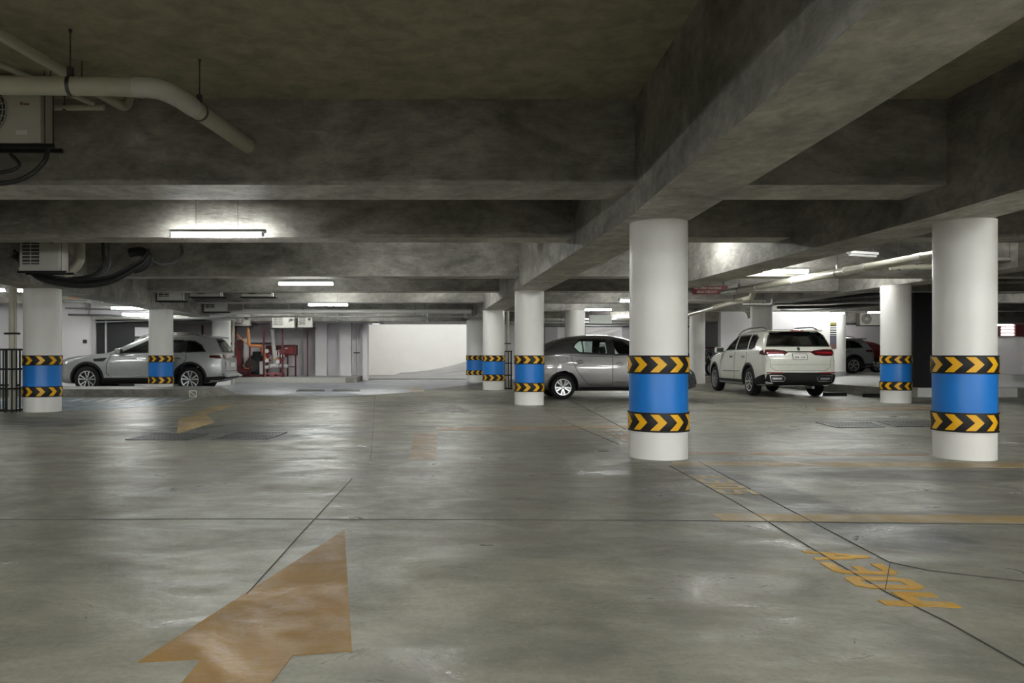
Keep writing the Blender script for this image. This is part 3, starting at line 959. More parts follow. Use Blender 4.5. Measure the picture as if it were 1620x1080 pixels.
def wheel(parent, x, y, z, r, side, spec):
    """tyre with rim as its sub-part; side -1 faces local -y"""
    M = Matrix.Rotation(side * -PI / 2, 4, 'X')   # local z of the lathe -> side
    w = 0.105
    mb = MB()
    mb.lathe([(r * 0.66, -w), (r * 0.72, -w - 0.004), (r * 0.93, -w + 0.004), (r * 0.985, -w + 0.03), (r, -w * 0.4), (r, w * 0.4), (r * 0.985, w - 0.03), (r * 0.93, w - 0.004), (r * 0.72, w + 0.004), (r * 0.66, w),
              (r * 0.62, w - 0.03), (r * 0.62, -w + 0.03)], tyre_m, 48, M, True)
    o = mb.build('wheel', parent, True, 50); o.location = (x, y, z)
    mb = MB()
    rr = r * 0.67
    mb.lathe([(rr, w - 0.005), (rr, w + 0.006), (rr - 0.018, w + 0.004), (rr - 0.022, w - 0.05)], rim_m, 48, M)
    mb.lathe([(0.0, 0.01), (rr - 0.005, 0.0), (rr - 0.005, w - 0.02)], rimd_m, 40, M)
    mb.cyl(M @ Vector((0, 0, 0.02)), M @ Vector((0, 0, w - 0.012)), r * 0.13, rimd_m, 20)
    mb.cyl(M @ Vector((0, 0, w - 0.012)), M @ Vector((0, 0, w - 0.006)), r * 0.085, rim_m, 20)
    n, dbl, sw = spec
    for k in range(n):
        for s in ((-1, 1) if dbl else (0,)):
            a0 = 2 * PI * k / n + 0.3
            a1 = a0 + s * (dbl or 0)
            p0 = Vector((math.cos(a0 + s * 0.16) * r * 0.12, math.sin(a0 + s * 0.16) * r * 0.12, w - 0.03))
            p1 = Vector((math.cos(a1) * (rr - 0.01), math.sin(a1) * (rr - 0.01), w - 0.012))
            d = (p1 - p0); q = Vector((-d.y, d.x, 0)).normalized()
            w0, w1 = sw * 0.6, sw
            up = Vector((0, 0, 0.012)); dn = Vector((0, 0, -0.025))
            vs = [p0 - q * w0 + up, p0 + q * w0 + up, p1 + q * w1 + up, p1 - q * w1 + up, p0 - q * w0 + dn, p0 + q * w0 + dn, p1 + q * w1 + dn, p1 - q * w1 + dn]
            vs = [M @ v for v in vs]
            mb.add(vs[:4], [(0, 1, 2, 3)], rim_m)
            mb.add(vs, [(0, 4, 5, 1), (1, 5, 6, 2), (2, 6, 7, 3), (3, 7, 4, 0)], rimd_m)
    mb.build('rim', o)
    return o


def build_car(name, label, cat, sp, loc, rz, group=None):
    L = sp['L']
    t = thing(name, label, cat, loc, rz, group)
    off = Matrix.Translation((-L / 2, 0, 0))
    # ---- skin
    tops = sp['top']
    xs = sorted(set([round(L * i / 62, 4) for i in range(63)] + [0.015, 0.04, 0.08] + [round(L - d, 4) for d in (0.01, 0.02, 0.035, 0.05, 0.09, 0.13)]))
    rings = []
    for x in xs:
        s = section(sp, x)
        ring = [(x, -y, z) for y, z in s] + [(x, y, z) for y, z in reversed(s[1:-1])]
        rings.append(ring)
    n = len(rings[0]); vs = [v for r_ in rings for v in r_]
    fs = [(i * n + k, i * n + (k + 1) % n, (i + 1) * n + (k + 1) % n, (i + 1) * n + k) for i in range(len(xs) - 1) for k in range(n)]
    # domed ends
    for end, base in ((0, 0), (len(xs) - 1, (len(xs) - 1) * n)):
        ring = rings[end]; cz = sum(v[2] for v in ring) / n
        prev = list(range(base, base + n)); sgn = -1 if end == 0 else 1
        for sc, dx in ((0.9, 0.022), (0.6, 0.034), (0.25, 0.038)):
            o = len(vs)
            vs += [(v[0] + sgn * dx, v[1] * sc, cz + (v[2] - cz) * sc) for v in ring]
            cur = list(range(o, o + n))
            fs += [(prev[k], prev[(k + 1) % n], cur[(k + 1) % n], cur[k]) for k in range(n)]
            prev = cur
        fs.append(tuple(prev))
    me = bpy.data.meshes.new('body'); me.from_pydata(vs, [], fs)
    me.materials.append(sp['paint']); me.materials.append(inter_m)
    bm = bmesh.new(); bm.from_mesh(me); bmesh.ops.recalc_face_normals(bm, faces=bm.faces); bm.to_mesh(me)
    bvh = BVHTree.FromBMesh(bm); bm.free()
    body = bpy.data.objects.new('body', me); COL.objects.link(body)
    # ---- cutters: wheel wells, cabin, window openings
    cut = []
    dark = (sp['paint'], inter_m)

    def cutter(mb_):
        for v in range(len(mb_.m)): mb_.m[v] = 1
        mb_.mats = list(dark)
        cut.append(mb_.build('cutter'))
    r = sp['r']; ra = sp['arch']
    for wx in sp['wheels']:
        for s in (-1, 1):
            mb = MB(); mb.cyl((wx, s * (sp['W'] - 0.27), r + sp.get('arch_up', 0.02)), (wx, s * (sp['W'] + 0.4), r + sp.get('arch_up', 0.02)), ra, inter_m, 40); cutter(mb)
    if sp.get('cabin'):
        xa, xb = sp['cabin']
        mb = MB(); vs = []
        st = [xa + (xb - xa) * i / 12 for i in range(13)]
        for x in st:
            T = smooth_tab(sp['top'], x) - 0.06; W = sp['W'] * smooth_tab(sp['plan'], x)
            Sh = min(smooth_tab(sp['belt'], x), T - 0.04)
            wr = W * 0.965 - sp['tum'] * (T - Sh) - 0.09
            z0 = 0.62
            vs += [(x, -W + 0.1, z0), (x, -W + 0.09, Sh), (x, -wr, T - 0.03), (x, -wr * 0.5, T), (x, wr * 0.5, T), (x, wr, T - 0.03), (x, W - 0.09, Sh), (x, W - 0.1, z0)]
        fs = [(i * 8 + k, i * 8 + (k + 1) % 8, (i + 1) * 8 + (k + 1) % 8, (i + 1) * 8 + k) for i in range(12) for k in range(8)]
        fs += [tuple(range(8)), tuple(range(96, 104))]
        mb.add(vs, fs, inter_m); cutter(mb)
        for poly in sp['side_windows']:
            mb = MB(); mb.prism(poly, 'y', -2, 2, inter_m); cutter(mb)
        mb = MB(); mb.prism(sp['rear_window'], 'x', xb - 0.25, L + 1, inter_m); cutter(mb)
        mb = MB(); mb.prism(sp['front_window'], 'x', -1, xa + 0.5, inter_m); cutter(mb)
    for c in cut:
        m = body.modifiers.new('cut', 'BOOLEAN'); m.object = c; m.operation = 'DIFFERENCE'; m.solver = 'EXACT'; m.use_hole_tolerant = True
    dg = bpy.context.evaluated_depsgraph_get(); dg.update()
    nm = bpy.data.meshes.new_from_object(body.evaluated_get(dg))
    bpy.data.objects.remove(body)
    for c in cut: bpy.data.objects.remove(c)
    nm.transform(off); nm.shade_smooth(); nm.set_sharp_from_angle(angle=R(35))
    body = bpy.data.objects.new('body', nm); COL.objects.link(body); body.parent = t

    def part(nm_, polys, mode, mat, off_=0.004, thick=0.012, parent=None, label=None, step=0.07, smooth=True):
        out = []
        for k, m_ in enumerate(('L', 'R') if mode == 'LR' else (mode,)):
            mb = MB()
            for P in polys: car_panel(bvh, P, m_, mat, off_, thick, step, mb)
            mb.v = [tuple(off @ Vector(v)) for v in mb.v]
            o = mb.build(nm_, (parent[k] if isinstance(parent, list) else parent) or t, smooth, 50)
            if label: o['label'] = label
            out.append(o)
        return out if len(out) > 1 else out[0]
    sp['details'](t, part, L, off, sp)
    for wx in sp['wheels']:
        for s in (-1, 1):
            wheel(t, wx - L / 2, s * (sp['W'] - 0.105 - 0.03), r, r, s, sp['rim'])
    return t


def seats(t, L, places, h=0.62):
    for (x, y) in places:
        mb = MB()
        M_ = Matrix.Translation((x - L / 2, y, 0)) @ Matrix.Rotation(R(12), 4, 'Y')
        mb.rbox(-0.07, 0.07, -0.24, 0.24, 0.62, 0.62 + h * 0.85, inter_m, 0.05, M_)
        mb.rbox(-0.05, 0.06, -0.13, 0.13, 0.62 + h * 0.92, 0.62 + h * 1.22, inter_m, 0.04, M_)
        mb.cyl(M_ @ Vector((0, -0.06, 0.62 + h * 0.8)), M_ @ Vector((0, -0.06, 0.62 + h)), 0.01, chrome_m, 6)
        mb.cyl(M_ @ Vector((0, 0.06, 0.62 + h * 0.8)), M_ @ Vector((0, 0.06, 0.62 + h)), 0.01, chrome_m, 6)
        mb.build('car_seat', t, True)


def mirrors(t, L, x, y, z, mat):
    for s in (-1, 1):
        mb = MB()
        mb.rbox(x - L / 2 - 0.09, x - L / 2 + 0.07, s * (y + 0.14) - 0.12, s * (y + 0.14) + 0.12, z, z + 0.17, mat, 0.05)
        mb.box(x - L / 2 + 0.066, x - L / 2 + 0.074, s * (y + 0.14) - 0.09, s * (y + 0.14) + 0.09, z + 0.03, z + 0.14, rimd_m)
        mb.box(x - L / 2 - 0.03, x - L / 2 + 0.03, s * (y - 0.02) - 0.12, s * (y - 0.02) + 0.12, z + 0.02, z + 0.06, clad_m)
        mb.build('wing_mirror', t, True)


def arc_poly(cx, cz, r0, r1, a0, a1, n=16):
    A = [(cx + math.cos(a0 + (a1 - a0) * i / n) * r1, cz + math.sin(a0 + (a1 - a0) * i / n) * r1) for i in range(n + 1)]
    B = [(cx + math.cos(a0 + (a1 - a0) * i / n) * r0, cz + math.sin(a0 + (a1 - a0) * i / n) * r0) for i in range(n + 1)]
    return A + B[::-1]


def grow(poly, d):
    cx = sum(p[0] for p in poly) / len(poly); cy = sum(p[1] for p in poly) / len(poly)
    return [(cx + (x - cx) * (1 + d / max(0.12, abs(x - cx))) if abs(x - cx) > 1e-6 else x, cy + (y - cy) * (1 + d / max(0.12, abs(y - cy)))) for x, y in poly]


def common_details(t, part, L, off, sp, privacy=False):
    for i, P in enumerate(sp['side_windows']):
        part('side_window', [P], 'LR', glassd_m if (privacy and i > 0) else glass_m, -0.008, 0.004)
        fr = part('window_trim', stroke(P, 0.035), 'LR', clad_m, 0.004, 0.02)
    part('rear_window', [sp['rear_window_skin']], 'rear', sp.get('rear_glass', glassd_m), -0.006, 0.004)
    part('rear_window_seal', stroke(sp['rear_window_skin'], 0.03), 'rear', clad_m, 0.004, 0.02)
    part('windscreen', [sp['front_window_skin']], 'front', glass_m, -0.006, 0.004)
    part('windscreen_seal', stroke(sp['front_window_skin'], 0.03), 'front', clad_m, 0.004, 0.02)


# ---- silver suv, side on, facing the left of the hall
def suv_details(t, part, L, off, sp):
    common_details(t, part, L, off, sp, True)
    r = sp['r']; ra = sp['arch']; up = sp.get('arch_up', 0.02)
    for wx in sp['wheels']:
        part('wheel_arch_trim', [arc_poly(wx, r + up, ra - 0.005, ra + 0.055, R(-18), R(198), 20)], 'LR', clad_m, 0.012, 0.03)
    a, b = sp['wheels']
    part('sill_cladding', [[(a + ra, 0.25), (b - ra, 0.25), (b - ra, 0.42), (a + ra, 0.42)]], 'LR', clad_m, 0.012, 0.03)
    part('sill_strip', [[(a + ra + 0.18, 0.455), (b - ra - 0.1, 0.47), (b - ra - 0.1, 0.495), (a + ra + 0.2, 0.475)]], 'LR', chrome_m, 0.014, 0.02)
    part('door_seam', stroke([(1.62, 1.08), (1.50, 0.80), (1.50, 0.55), (1.62, 0.44)], 0.014, False), 'LR', seam_m, 0.003, 0.006)
    part('door_seam', stroke([(2.72, 1.12), (2.74, 0.44)], 0.014, False), 'LR', seam_m, 0.003, 0.006)
    part('door_seam', stroke([(3.72, 1.12), (3.74, 0.95), (3.52, 0.62), (3.44, 0.44)], 0.014, False), 'LR', seam_m, 0.003, 0.006)
    for hx in (2.50, 3.55):
        part('door_handle', [[(hx - 0.13, 0.96), (hx + 0.10, 0.955), (hx + 0.11, 0.99), (hx - 0.12, 0.995)]], 'LR', chrome_m, 0.03, 0.02)
    part('pillar_trim', [[(3.60, 1.15), (3.60, 1.475), (3.74, 1.468), (3.74, 1.15)]], 'LR', clad_m, 0.004, 0.012, None, 'black pillar between the rear windows')
    part('pillar_trim', [[(2.72, 1.14), (2.70, 1.485), (2.86, 1.49), (2.88, 1.14)]], 'LR', clad_m, 0.004, 0.012)
    part('fender_vent', [[(1.12, 0.955), (1.50, 0.985), (1.46, 0.93), (1.40, 0.885), (1.15, 0.88)]], 'LR', clad_m, 0.012, 0.02, None, 'black vent behind the front wheel')
    part('headlight', [[(0.10, 0.84), (0.55, 0.95), (0.58, 0.90), (0.30, 0.80), (0.09, 0.74)]], 'LR', lampw_m, 0.008, 0.02)
    part('bumper_cladding', [[(L - 0.62, 0.25), (L - 0.03, 0.30), (L - 0.03, 0.46), (L - 0.52, 0.44)]], 'LR', clad_m, 0.012, 0.03)
    part('bumper_cladding', [[(-0.80, 0.28), (0.80, 0.28), (0.86, 0.46), (-0.86, 0.46)]], 'rear', clad_m, 0.03, 0.05)
    part('rear_bumper_strip', [[(-0.78, 0.44), (0.78, 0.44), (0.84, 0.53), (-0.84, 0.53)]], 'rear', chrome_m, 0.05, 0.05)
    part('tail_lamp', [[(L - 0.42, 0.985), (L - 0.05, 0.96), (L - 0.05, 1.06), (L - 0.40, 1.055)]], 'LR', lampr_m, 0.010, 0.02)
    for s in (-1, 1): part('tail_lamp', [[(s * 0.79, 0.965), (s * 0.25, 0.985), (s * 0.25, 1.03), (s * 0.79, 1.06)]], 'rear', lampr_m, 0.010, 0.03)
    part('number_plate', [[(-0.26, 0.72), (0.26, 0.72), (0.26, 0.84), (-0.26, 0.84)]], 'rear', plate_m, 0.015, 0.02)
    part('tailgate_seam', stroke([(-0.66, 1.10), (-0.74, 0.94), (-0.70, 0.60), (0.70, 0.60), (0.74, 0.94), (0.66, 1.10)], 0.014, False), 'rear', seam_m, 0.003, 0.006)
    mirrors(t, L, 1.88, 0.86, 1.08, sp['paint'])
    mb = MB(); mb.rbox(sp['spoiler'][0] - L / 2, sp['spoiler'][1] - L / 2, -0.58, 0.58, sp['spoiler'][2], sp['spoiler'][2] + 0.045, sp['paint'], 0.015); mb.build('roof_spoiler', t, True)
    for s in (-1, 1):
        mb = MB()
        pts = []
        for i in range(15):
            x = 2.2 + (L - 0.75 - 2.2) * i / 14
            pts.append((x - L / 2, s * 0.585, smooth_tab(sp['top'], x) - 0.012 + 0.05 * min(1, i / 1.5, (14 - i) / 1.5)))
        mb.tube(pts, 0.018, chrome_m, 8); mb.build('roof_rail', t, True)
    seats(t, L, [(2.45, -0.38), (2.45, 0.38), (3.4, -0.38), (3.4, 0.38)], 0.55)


silver = paint('silver_paint', (0.33, 0.34, 0.34), 0.30, 0.35)
KO = dict(L=4.80, W=0.93, tum=0.42, r=0.37, arch=0.43, wheels=(0.94, 3.84), paint=silver, cabin=(1.75, 4.45), rim=(5, 0.25, 0.020),
          top=[(0, 0.68), (0.03, 0.84), (0.12, 0.94), (0.45, 1.02), (1.0, 1.09), (1.48, 1.14), (1.85, 1.31), (2.3, 1.52), (2.65, 1.625), (3.1, 1.66), (3.7, 1.64), (4.25, 1.60), (4.45, 1.56), (4.56, 1.42), (4.72, 1.12), (4.80, 0.96)],
          belt=[(0, 0.70), (0.5, 0.90), (1.4, 1.04), (2.2, 1.08), (4.0, 1.10), (4.8, 1.08)],
          bot=[(0, 0.34), (0.3, 0.26), (1.0, 0.24), (3.9, 0.24), (4.4, 0.27), (4.8, 0.36)],
          plan=[(0, 0.70), (0.1, 0.80), (0.35, 0.925), (0.9, 0.985), (2, 1.0), (3.9, 1.0), (4.45, 0.97), (4.7, 0.92), (4.8, 0.86)],
          side_windows=[[(1.95, 1.135), (2.62, 1.47), (2.72, 1.485), (2.74, 1.14)], [(2.86, 1.14), (2.84, 1.49), (3.62, 1.475), (3.62, 1.145)], [(3.72, 1.145), (3.72, 1.468), (3.95, 1.445), (4.14, 1.34), (4.26, 1.165)]],
          rear_window=[(-0.63, 1.155), (0.63, 1.155), (0.52, 1.48), (-0.52, 1.48)], rear_window_skin=[(-0.64, 1.15), (0.64, 1.15), (0.52, 1.49), (-0.52, 1.49)],
          front_window=[(-0.6, 1.22), (0.6, 1.22), (0.5, 1.50), (-0.5, 1.50)], front_window_skin=[(-0.66, 1.19), (0.66, 1.19), (0.53, 1.53), (-0.53, 1.53)],
          spoiler=(4.25, 4.60, 1.545), details=suv_details)
build_car('suv', 'silver suv parked side-on behind the low kerb and the left columns', 'car', KO, (-7.72, 23.42, 0.0), 0.0)

FARG = dict(KO); FARG.update(paint=paint('grey_green_paint', (0.33, 0.35, 0.35), 0.25, 0.5), rear_glass=glassd_m)
build_car('suv', 'grey suv seen past the thick rounded wall end, tail to the right', 'car', FARG, (18.25, 36.6, 0.236), 0.0)


# ---- grey sedan, facing right
def sx(px, py, Z=19.15):
    return (3.25 - ((px - 653) * Z / FPX - 3.58), 1.05 - (py - 562) * Z / FPX)


def sedan_details(t, part, L, off, sp):
    common_details(t, part, L, off, sp)
    q = lambda pts, Z=19.0: [sx(a, b, Z) for a, b in pts]
    part('door_seam', stroke(q([(903.5, 558), (905, 570), (915, 589), (928, 605), (934, 609), (966, 609.5), (969.5, 606), (969.5, 560)]), 0.013, False), 'LR', seam_m, 0.003, 0.006)
    part('door_seam', stroke([(2.02, 0.42), (1.0, 0.42), (0.92, 0.62), (0.90, 1.0)], 0.013, False), 'LR', seam_m, 0.003, 0.006)
    for px in (917.8, 980.5):
        py = 572 if px < 950 else 575.5
        ov = [(px + 5.6 * math.cos(a), py + 3.2 * math.sin(a) + 0.1 * 5.6 * math.cos(a)) for a in [2 * PI * k / 16 for k in range(16)]]
        h = part('door_handle', [q(ov)], 'LR', clad_m, 0.004, 0.01)
        part('handle_grip', [q([(px - 4.2, py - 1.6), (px + 4.2, py - 0.6), (px + 4.2, py + 1.6), (px - 4.2, py + 0.9)])], 'LR', sp['paint'], 0.022, 0.015, h)
    part('fuel_flap', stroke(q([(883.5, 564.5), (898, 565), (898, 572.5), (884.5, 572)]), 0.009), 'LR', seam_m, 0.003, 0.006)
    part('belt_seam', stroke(q([(864, 560.5), (905, 562.5), (968, 564.5), (1010, 566)]), 0.010, False), 'LR', seam_m, 0.003, 0.006)
    part('quarter_bar', [q([(919.2, 537.3), (921.2, 537.3), (922.2, 558.3), (920.0, 558.2)], 19.2)], 'LR', clad_m, 0.0, 0.012)
    part('pillar_trim', [q([(958.5, 538.2), (968, 538.5), (968.5, 561), (960, 560.5)], 19.25)], 'LR', clad_m, 0.004, 0.012, None, 'black pillar between the door windows')
    part('sill_trim', [[(sp['wheels'][0] + sp['arch'], 0.225), (sp['wheels'][1] - sp['arch'], 0.225), (sp['wheels'][1] - sp['arch'], 0.30), (sp['wheels'][0] + sp['arch'], 0.30)]], 'LR', clad_m, 0.006, 0.02)
    for wx in sp['wheels']:
        part('wheel_arch_lip', [arc_poly(wx, sp['r'] + sp['arch_up'], sp['arch'] - 0.004, sp['arch'] + 0.028, R(-12), R(192), 20)], 'LR', sp['paint'], 0.014, 0.03)
    for s in (-1, 1): part('tail_lamp', [[(s * 0.70, 0.80), (s * 0.42, 0.82), (s * 0.40, 0.93), (s * 0.70, 0.93)]], 'rear', lampr_m, 0.01, 0.03)
    part('number_plate', [[(-0.26, 0.80), (0.26, 0.80), (0.26, 0.92), (-0.26, 0.92)]], 'rear', plate_m, 0.012, 0.02)
    part('rear_bumper', [[(-0.8, 0.28), (0.8, 0.28), (0.83, 0.42), (-0.83, 0.42)]], 'rear', clad_m, 0.02, 0.04)
    for s in (-1, 1): part('headlight', [[(s * 0.80, 0.62), (s * 0.48, 0.60), (s * 0.50, 0.74), (s * 0.80, 0.80)]], 'front', lampw_m, 0.01, 0.03)
    mirrors(t, L, 1.12, 0.80, 1.00, sp['paint'])
    seats(t, L, [(1.95, -0.36), (1.95, 0.36), (2.75, -0.36), (2.75, 0.36)], 0.55)


grey = paint('metallic_grey_paint', (0.13, 0.126, 0.125), 0.27, 0.6)
SED = dict(L=4.05, W=0.865, tum=0.40, r=0.295, arch=0.365, arch_up=0.03, wheels=(0.68, 3.25), paint=grey, cabin=(1.15, 3.40), rim=(5, 0.22, 0.022),
           top=[(0, 0.52), (0.03, 0.62), (0.12, 0.72), (0.45, 0.86), (0.85, 0.96), (1.0, 1.02), (1.25, 1.24), (1.5, 1.415), (1.8, 1.505), (2.1, 1.545), (2.5, 1.555), (2.9, 1.525), (3.27, 1.445), (3.55, 1.31), (3.80, 1.14), (3.95, 1.09), (4.02, 1.04), (4.05, 0.95)],
           belt=[(0, 0.56), (0.5, 0.80), (1.0, 0.98), (1.5, 1.04), (2.4, 1.06), (3.3, 1.08), (4.05, 1.0)],
           bot=[(0, 0.28), (0.3, 0.22), (0.9, 0.20), (3.2, 0.20), (3.7, 0.23), (4.05, 0.34)],
           plan=[(0, 0.72), (0.1, 0.82), (0.35, 0.93), (0.9, 0.99), (2, 1.0), (3.3, 1.0), (3.7, 0.975), (3.95, 0.92), (4.05, 0.86)],
           side_windows=[[sx(a, b, 19.2) for a, b in ((905.5, 549), (908.5, 544), (915.5, 538.2), (920, 537.2), (958, 537.2), (959.5, 560), (914, 557.6))],
                         [sx(a, b, 19.2) for a, b in ((968, 538), (982, 539.5), (996, 548), (1006, 560.5), (969.5, 561))]],
           rear_window=[(-0.5, 1.17), (0.5, 1.17), (0.42, 1.38), (-0.42, 1.38)], rear_window_skin=[(-0.62, 1.15), (0.62, 1.15), (0.48, 1.42), (-0.48, 1.42)],
           rear_glass=glass_m,
           front_window=[(-0.6, 1.06), (0.6, 1.06), (0.46, 1.36), (-0.46, 1.36)], front_window_skin=[(-0.68, 1.04), (0.68, 1.04), (0.5, 1.40), (-0.5, 1.40)],
           details=sedan_details)
# rear wheel centre stands at X 3.58, near flank at Y 19.0
build_car('sedan', 'metallic grey sedan between the two white columns, facing right', 'car', SED, (3.58 + 3.25 - 2.025, 19.0 + 0.865, 0.0), PI)


# ---- white suv, seen from behind
def wsuv_details(t, part, L, off, sp):
    common_details(t, part, L, off, sp, False)
    r = sp['r']; ra = sp['arch']; up = 0.02
    a, b = sp['wheels']
    for wx in sp['wheels']:
        part('wheel_arch_trim', [arc_poly(wx, r + up, ra - 0.005, ra + 0.05, R(-18), R(198), 20)], 'LR', clad_m, 0.012, 0.03)
    part('sill_cladding', [[(a + ra, 0.27), (b - ra, 0.27), (b - ra, 0.41), (a + ra, 0.41)]], 'LR', clad_m, 0.012, 0.03)
    part('side_step', [[(a + ra + 0.1, 0.285), (b - ra - 0.08, 0.285), (b - ra - 0.08, 0.33), (a + ra + 0.1, 0.33)]], 'LR', steel_m, 0.05, 0.06)
    part('side_strip', [[(1.75, 0.60), (3.1, 0.62), (3.2, 0.655), (1.8, 0.635)]], 'LR', chrome_m, 0.008, 0.01)
    for P in ([(1.66, 1.10), (1.52, 0.85), (1.50, 0.55), (1.60, 0.42)], [(2.70, 1.15), (2.72, 0.42)], [(3.62, 1.15), (3.66, 0.95), (3.50, 0.70), (3.42, 0.42)]):
        part('door_seam', stroke(P, 0.014, False), 'LR', seam_m, 0.003, 0.006)
    for hx in (2.50, 3.46):
        part('door_handle', [[(hx - 0.11, 1.00), (hx + 0.11, 1.00), (hx + 0.11, 1.035), (hx - 0.11, 1.035)]], 'LR', chrome_m, 0.03, 0.02)
    for s in (-1, 1):
        lens = [(s * 0.86, 1.045), (s * 0.80, 1.20), (s * 0.60, 1.205), (s * 0.34, 1.17), (s * 0.27, 1.13), (s * 0.36, 1.06), (s * 0.60, 1.035)]
        lp = part('tail_lamp', [lens], 'rear', lampr_m, 0.014, 0.04, None, 'dark red tail lamp')
        part('lamp_strip', [[(s * 0.80, 1.10), (s * 0.78, 1.135), (s * 0.40, 1.128), (s * 0.42, 1.108)]], 'rear', lampb_m, 0.020, 0.01, lp)
        side = [(L - 0.30, 1.09), (L - 0.02, 1.05), (L - 0.02, 1.20), (L - 0.26, 1.19)]
        part('tail_lamp', [side], 'L' if s < 0 else 'R', lampr_m, 0.010, 0.03)
        rf = part('bumper_reflector', [[(s * 0.82, 0.605), (s * 0.44, 0.608), (s * 0.44, 0.632), (s * 0.82, 0.638)]], 'rear', lampb_m, 0.05, 0.03)
        part('exhaust_trim', stroke([(s * 0.72, 0.41), (s * 0.42, 0.41), (s * 0.38, 0.49), (s * 0.46, 0.55), (s * 0.75, 0.55)], 0.018), 'rear', chrome_m, 0.06, 0.03)
        part('exhaust_slot', [[(s * 0.68, 0.45), (s * 0.46, 0.45), (s * 0.46, 0.50), (s * 0.70, 0.50)]], 'rear', steel_m, 0.055, 0.02)
        mb = MB()
        pts = []
        for i in range(17):
            x = 2.0 + (4.35 - 2.0) * i / 16
            pts.append((x - L / 2, s * 0.62, smooth_tab(sp['top'], x) - 0.015 + 0.055 * min(1, i / 1.5, (16 - i) / 1.5)))
        mb.tube(pts, 0.019, chrome_m, 8); mb.build('roof_rail', t, True)
    part('tailgate_strip', [[(-0.30, 1.125), (0.30, 1.125), (0.30, 1.155), (-0.30, 1.155)]], 'rear', clad_m, 0.012, 0.02)
    em = [(0.036 * math.cos(k * PI / 10), 1.215 + 0.045 * math.sin(k * PI / 10)) for k in range(20)]
    part('emblem', [em], 'rear', rimd_m, 0.012, 0.02)
    part('number_plate', [[(-0.17, 0.955), (0.17, 0.955), (0.17, 1.085), (-0.17, 1.085)]], 'rear', plate_m, 0.014, 0.02)
    part('plate_frame', stroke([(-0.175, 0.95), (0.175, 0.95), (0.175, 1.09), (-0.175, 1.09)], 0.012), 'rear', seamg_m, 0.018, 0.02)
    part('plate_characters', [[(-0.12 + k * 0.05, 0.99), (-0.09 + k * 0.05, 0.99), (-0.09 + k * 0.05, 1.04), (-0.12 + k * 0.05, 1.04)] for k in (0, 1, 3, 4)], 'rear', seam_m, 0.016, 0.01)
    part('tailgate_seam', stroke([(-0.78, 1.03), (-0.72, 0.90), (-0.72, 0.76), (-0.60, 0.68), (0.60, 0.68), (0.72, 0.76), (0.72, 0.90), (0.78, 1.03)], 0.008, False), 'rear', seamg_m, 0.003, 0.006)
    part('tailgate_crease', stroke([(-0.70, 0.82), (0.70, 0.82)], 0.006, False), 'rear', seamg_m, 0.002, 0.004)
    part('rear_bumper', [[(-0.86, 0.33), (-0.80, 0.58), (-0.62, 0.625), (0.62, 0.625), (0.80, 0.58), (0.86, 0.33), (0.6, 0.30), (-0.6, 0.30)]], 'rear', clad_m, 0.045, 0.08, None, 'black lower bumper')
    part('bumper_corner', [[(L - 0.62, 0.30), (L - 0.02, 0.34), (L - 0.02, 0.58), (L - 0.30, 0.52), (L - 0.56, 0.44)]], 'LR', clad_m, 0.02, 0.04)
    mb = MB(); mb.rbox(4.30 - L / 2, 4.62 - L / 2, -0.62, 0.62, 1.645, 1.69, sp['paint'], 0.018); ro = mb.build('roof_spoiler', t, True)
    mb = MB(); mb.box(4.615 - L / 2, 4.628 - L / 2, -0.16, 0.16, 1.655, 1.68, lampb_m); mb.build('brake_lamp', ro)
    mirrors(t, L, 1.80, 0.88, 1.12, sp['paint'])
    part('headlight', [[(0.05, 0.84), (0.50, 0.92), (0.50, 1.0), (0.08, 0.95)]], 'LR', lampw_m, 0.01, 0.02)
    mb = MB(); mb.cyl((L - 0.5 - L / 2, 0.35, 0.24), (L - 0.06 - L / 2, 0.35, 0.25), 0.035, steel_m, 12); mb.build('exhaust_pipe', t, True)
    seats(t, L, [(2.45, -0.38), (2.45, 0.38), (3.3, -0.45), (3.3, 0.45), (3.3, 0.0)], 0.60)


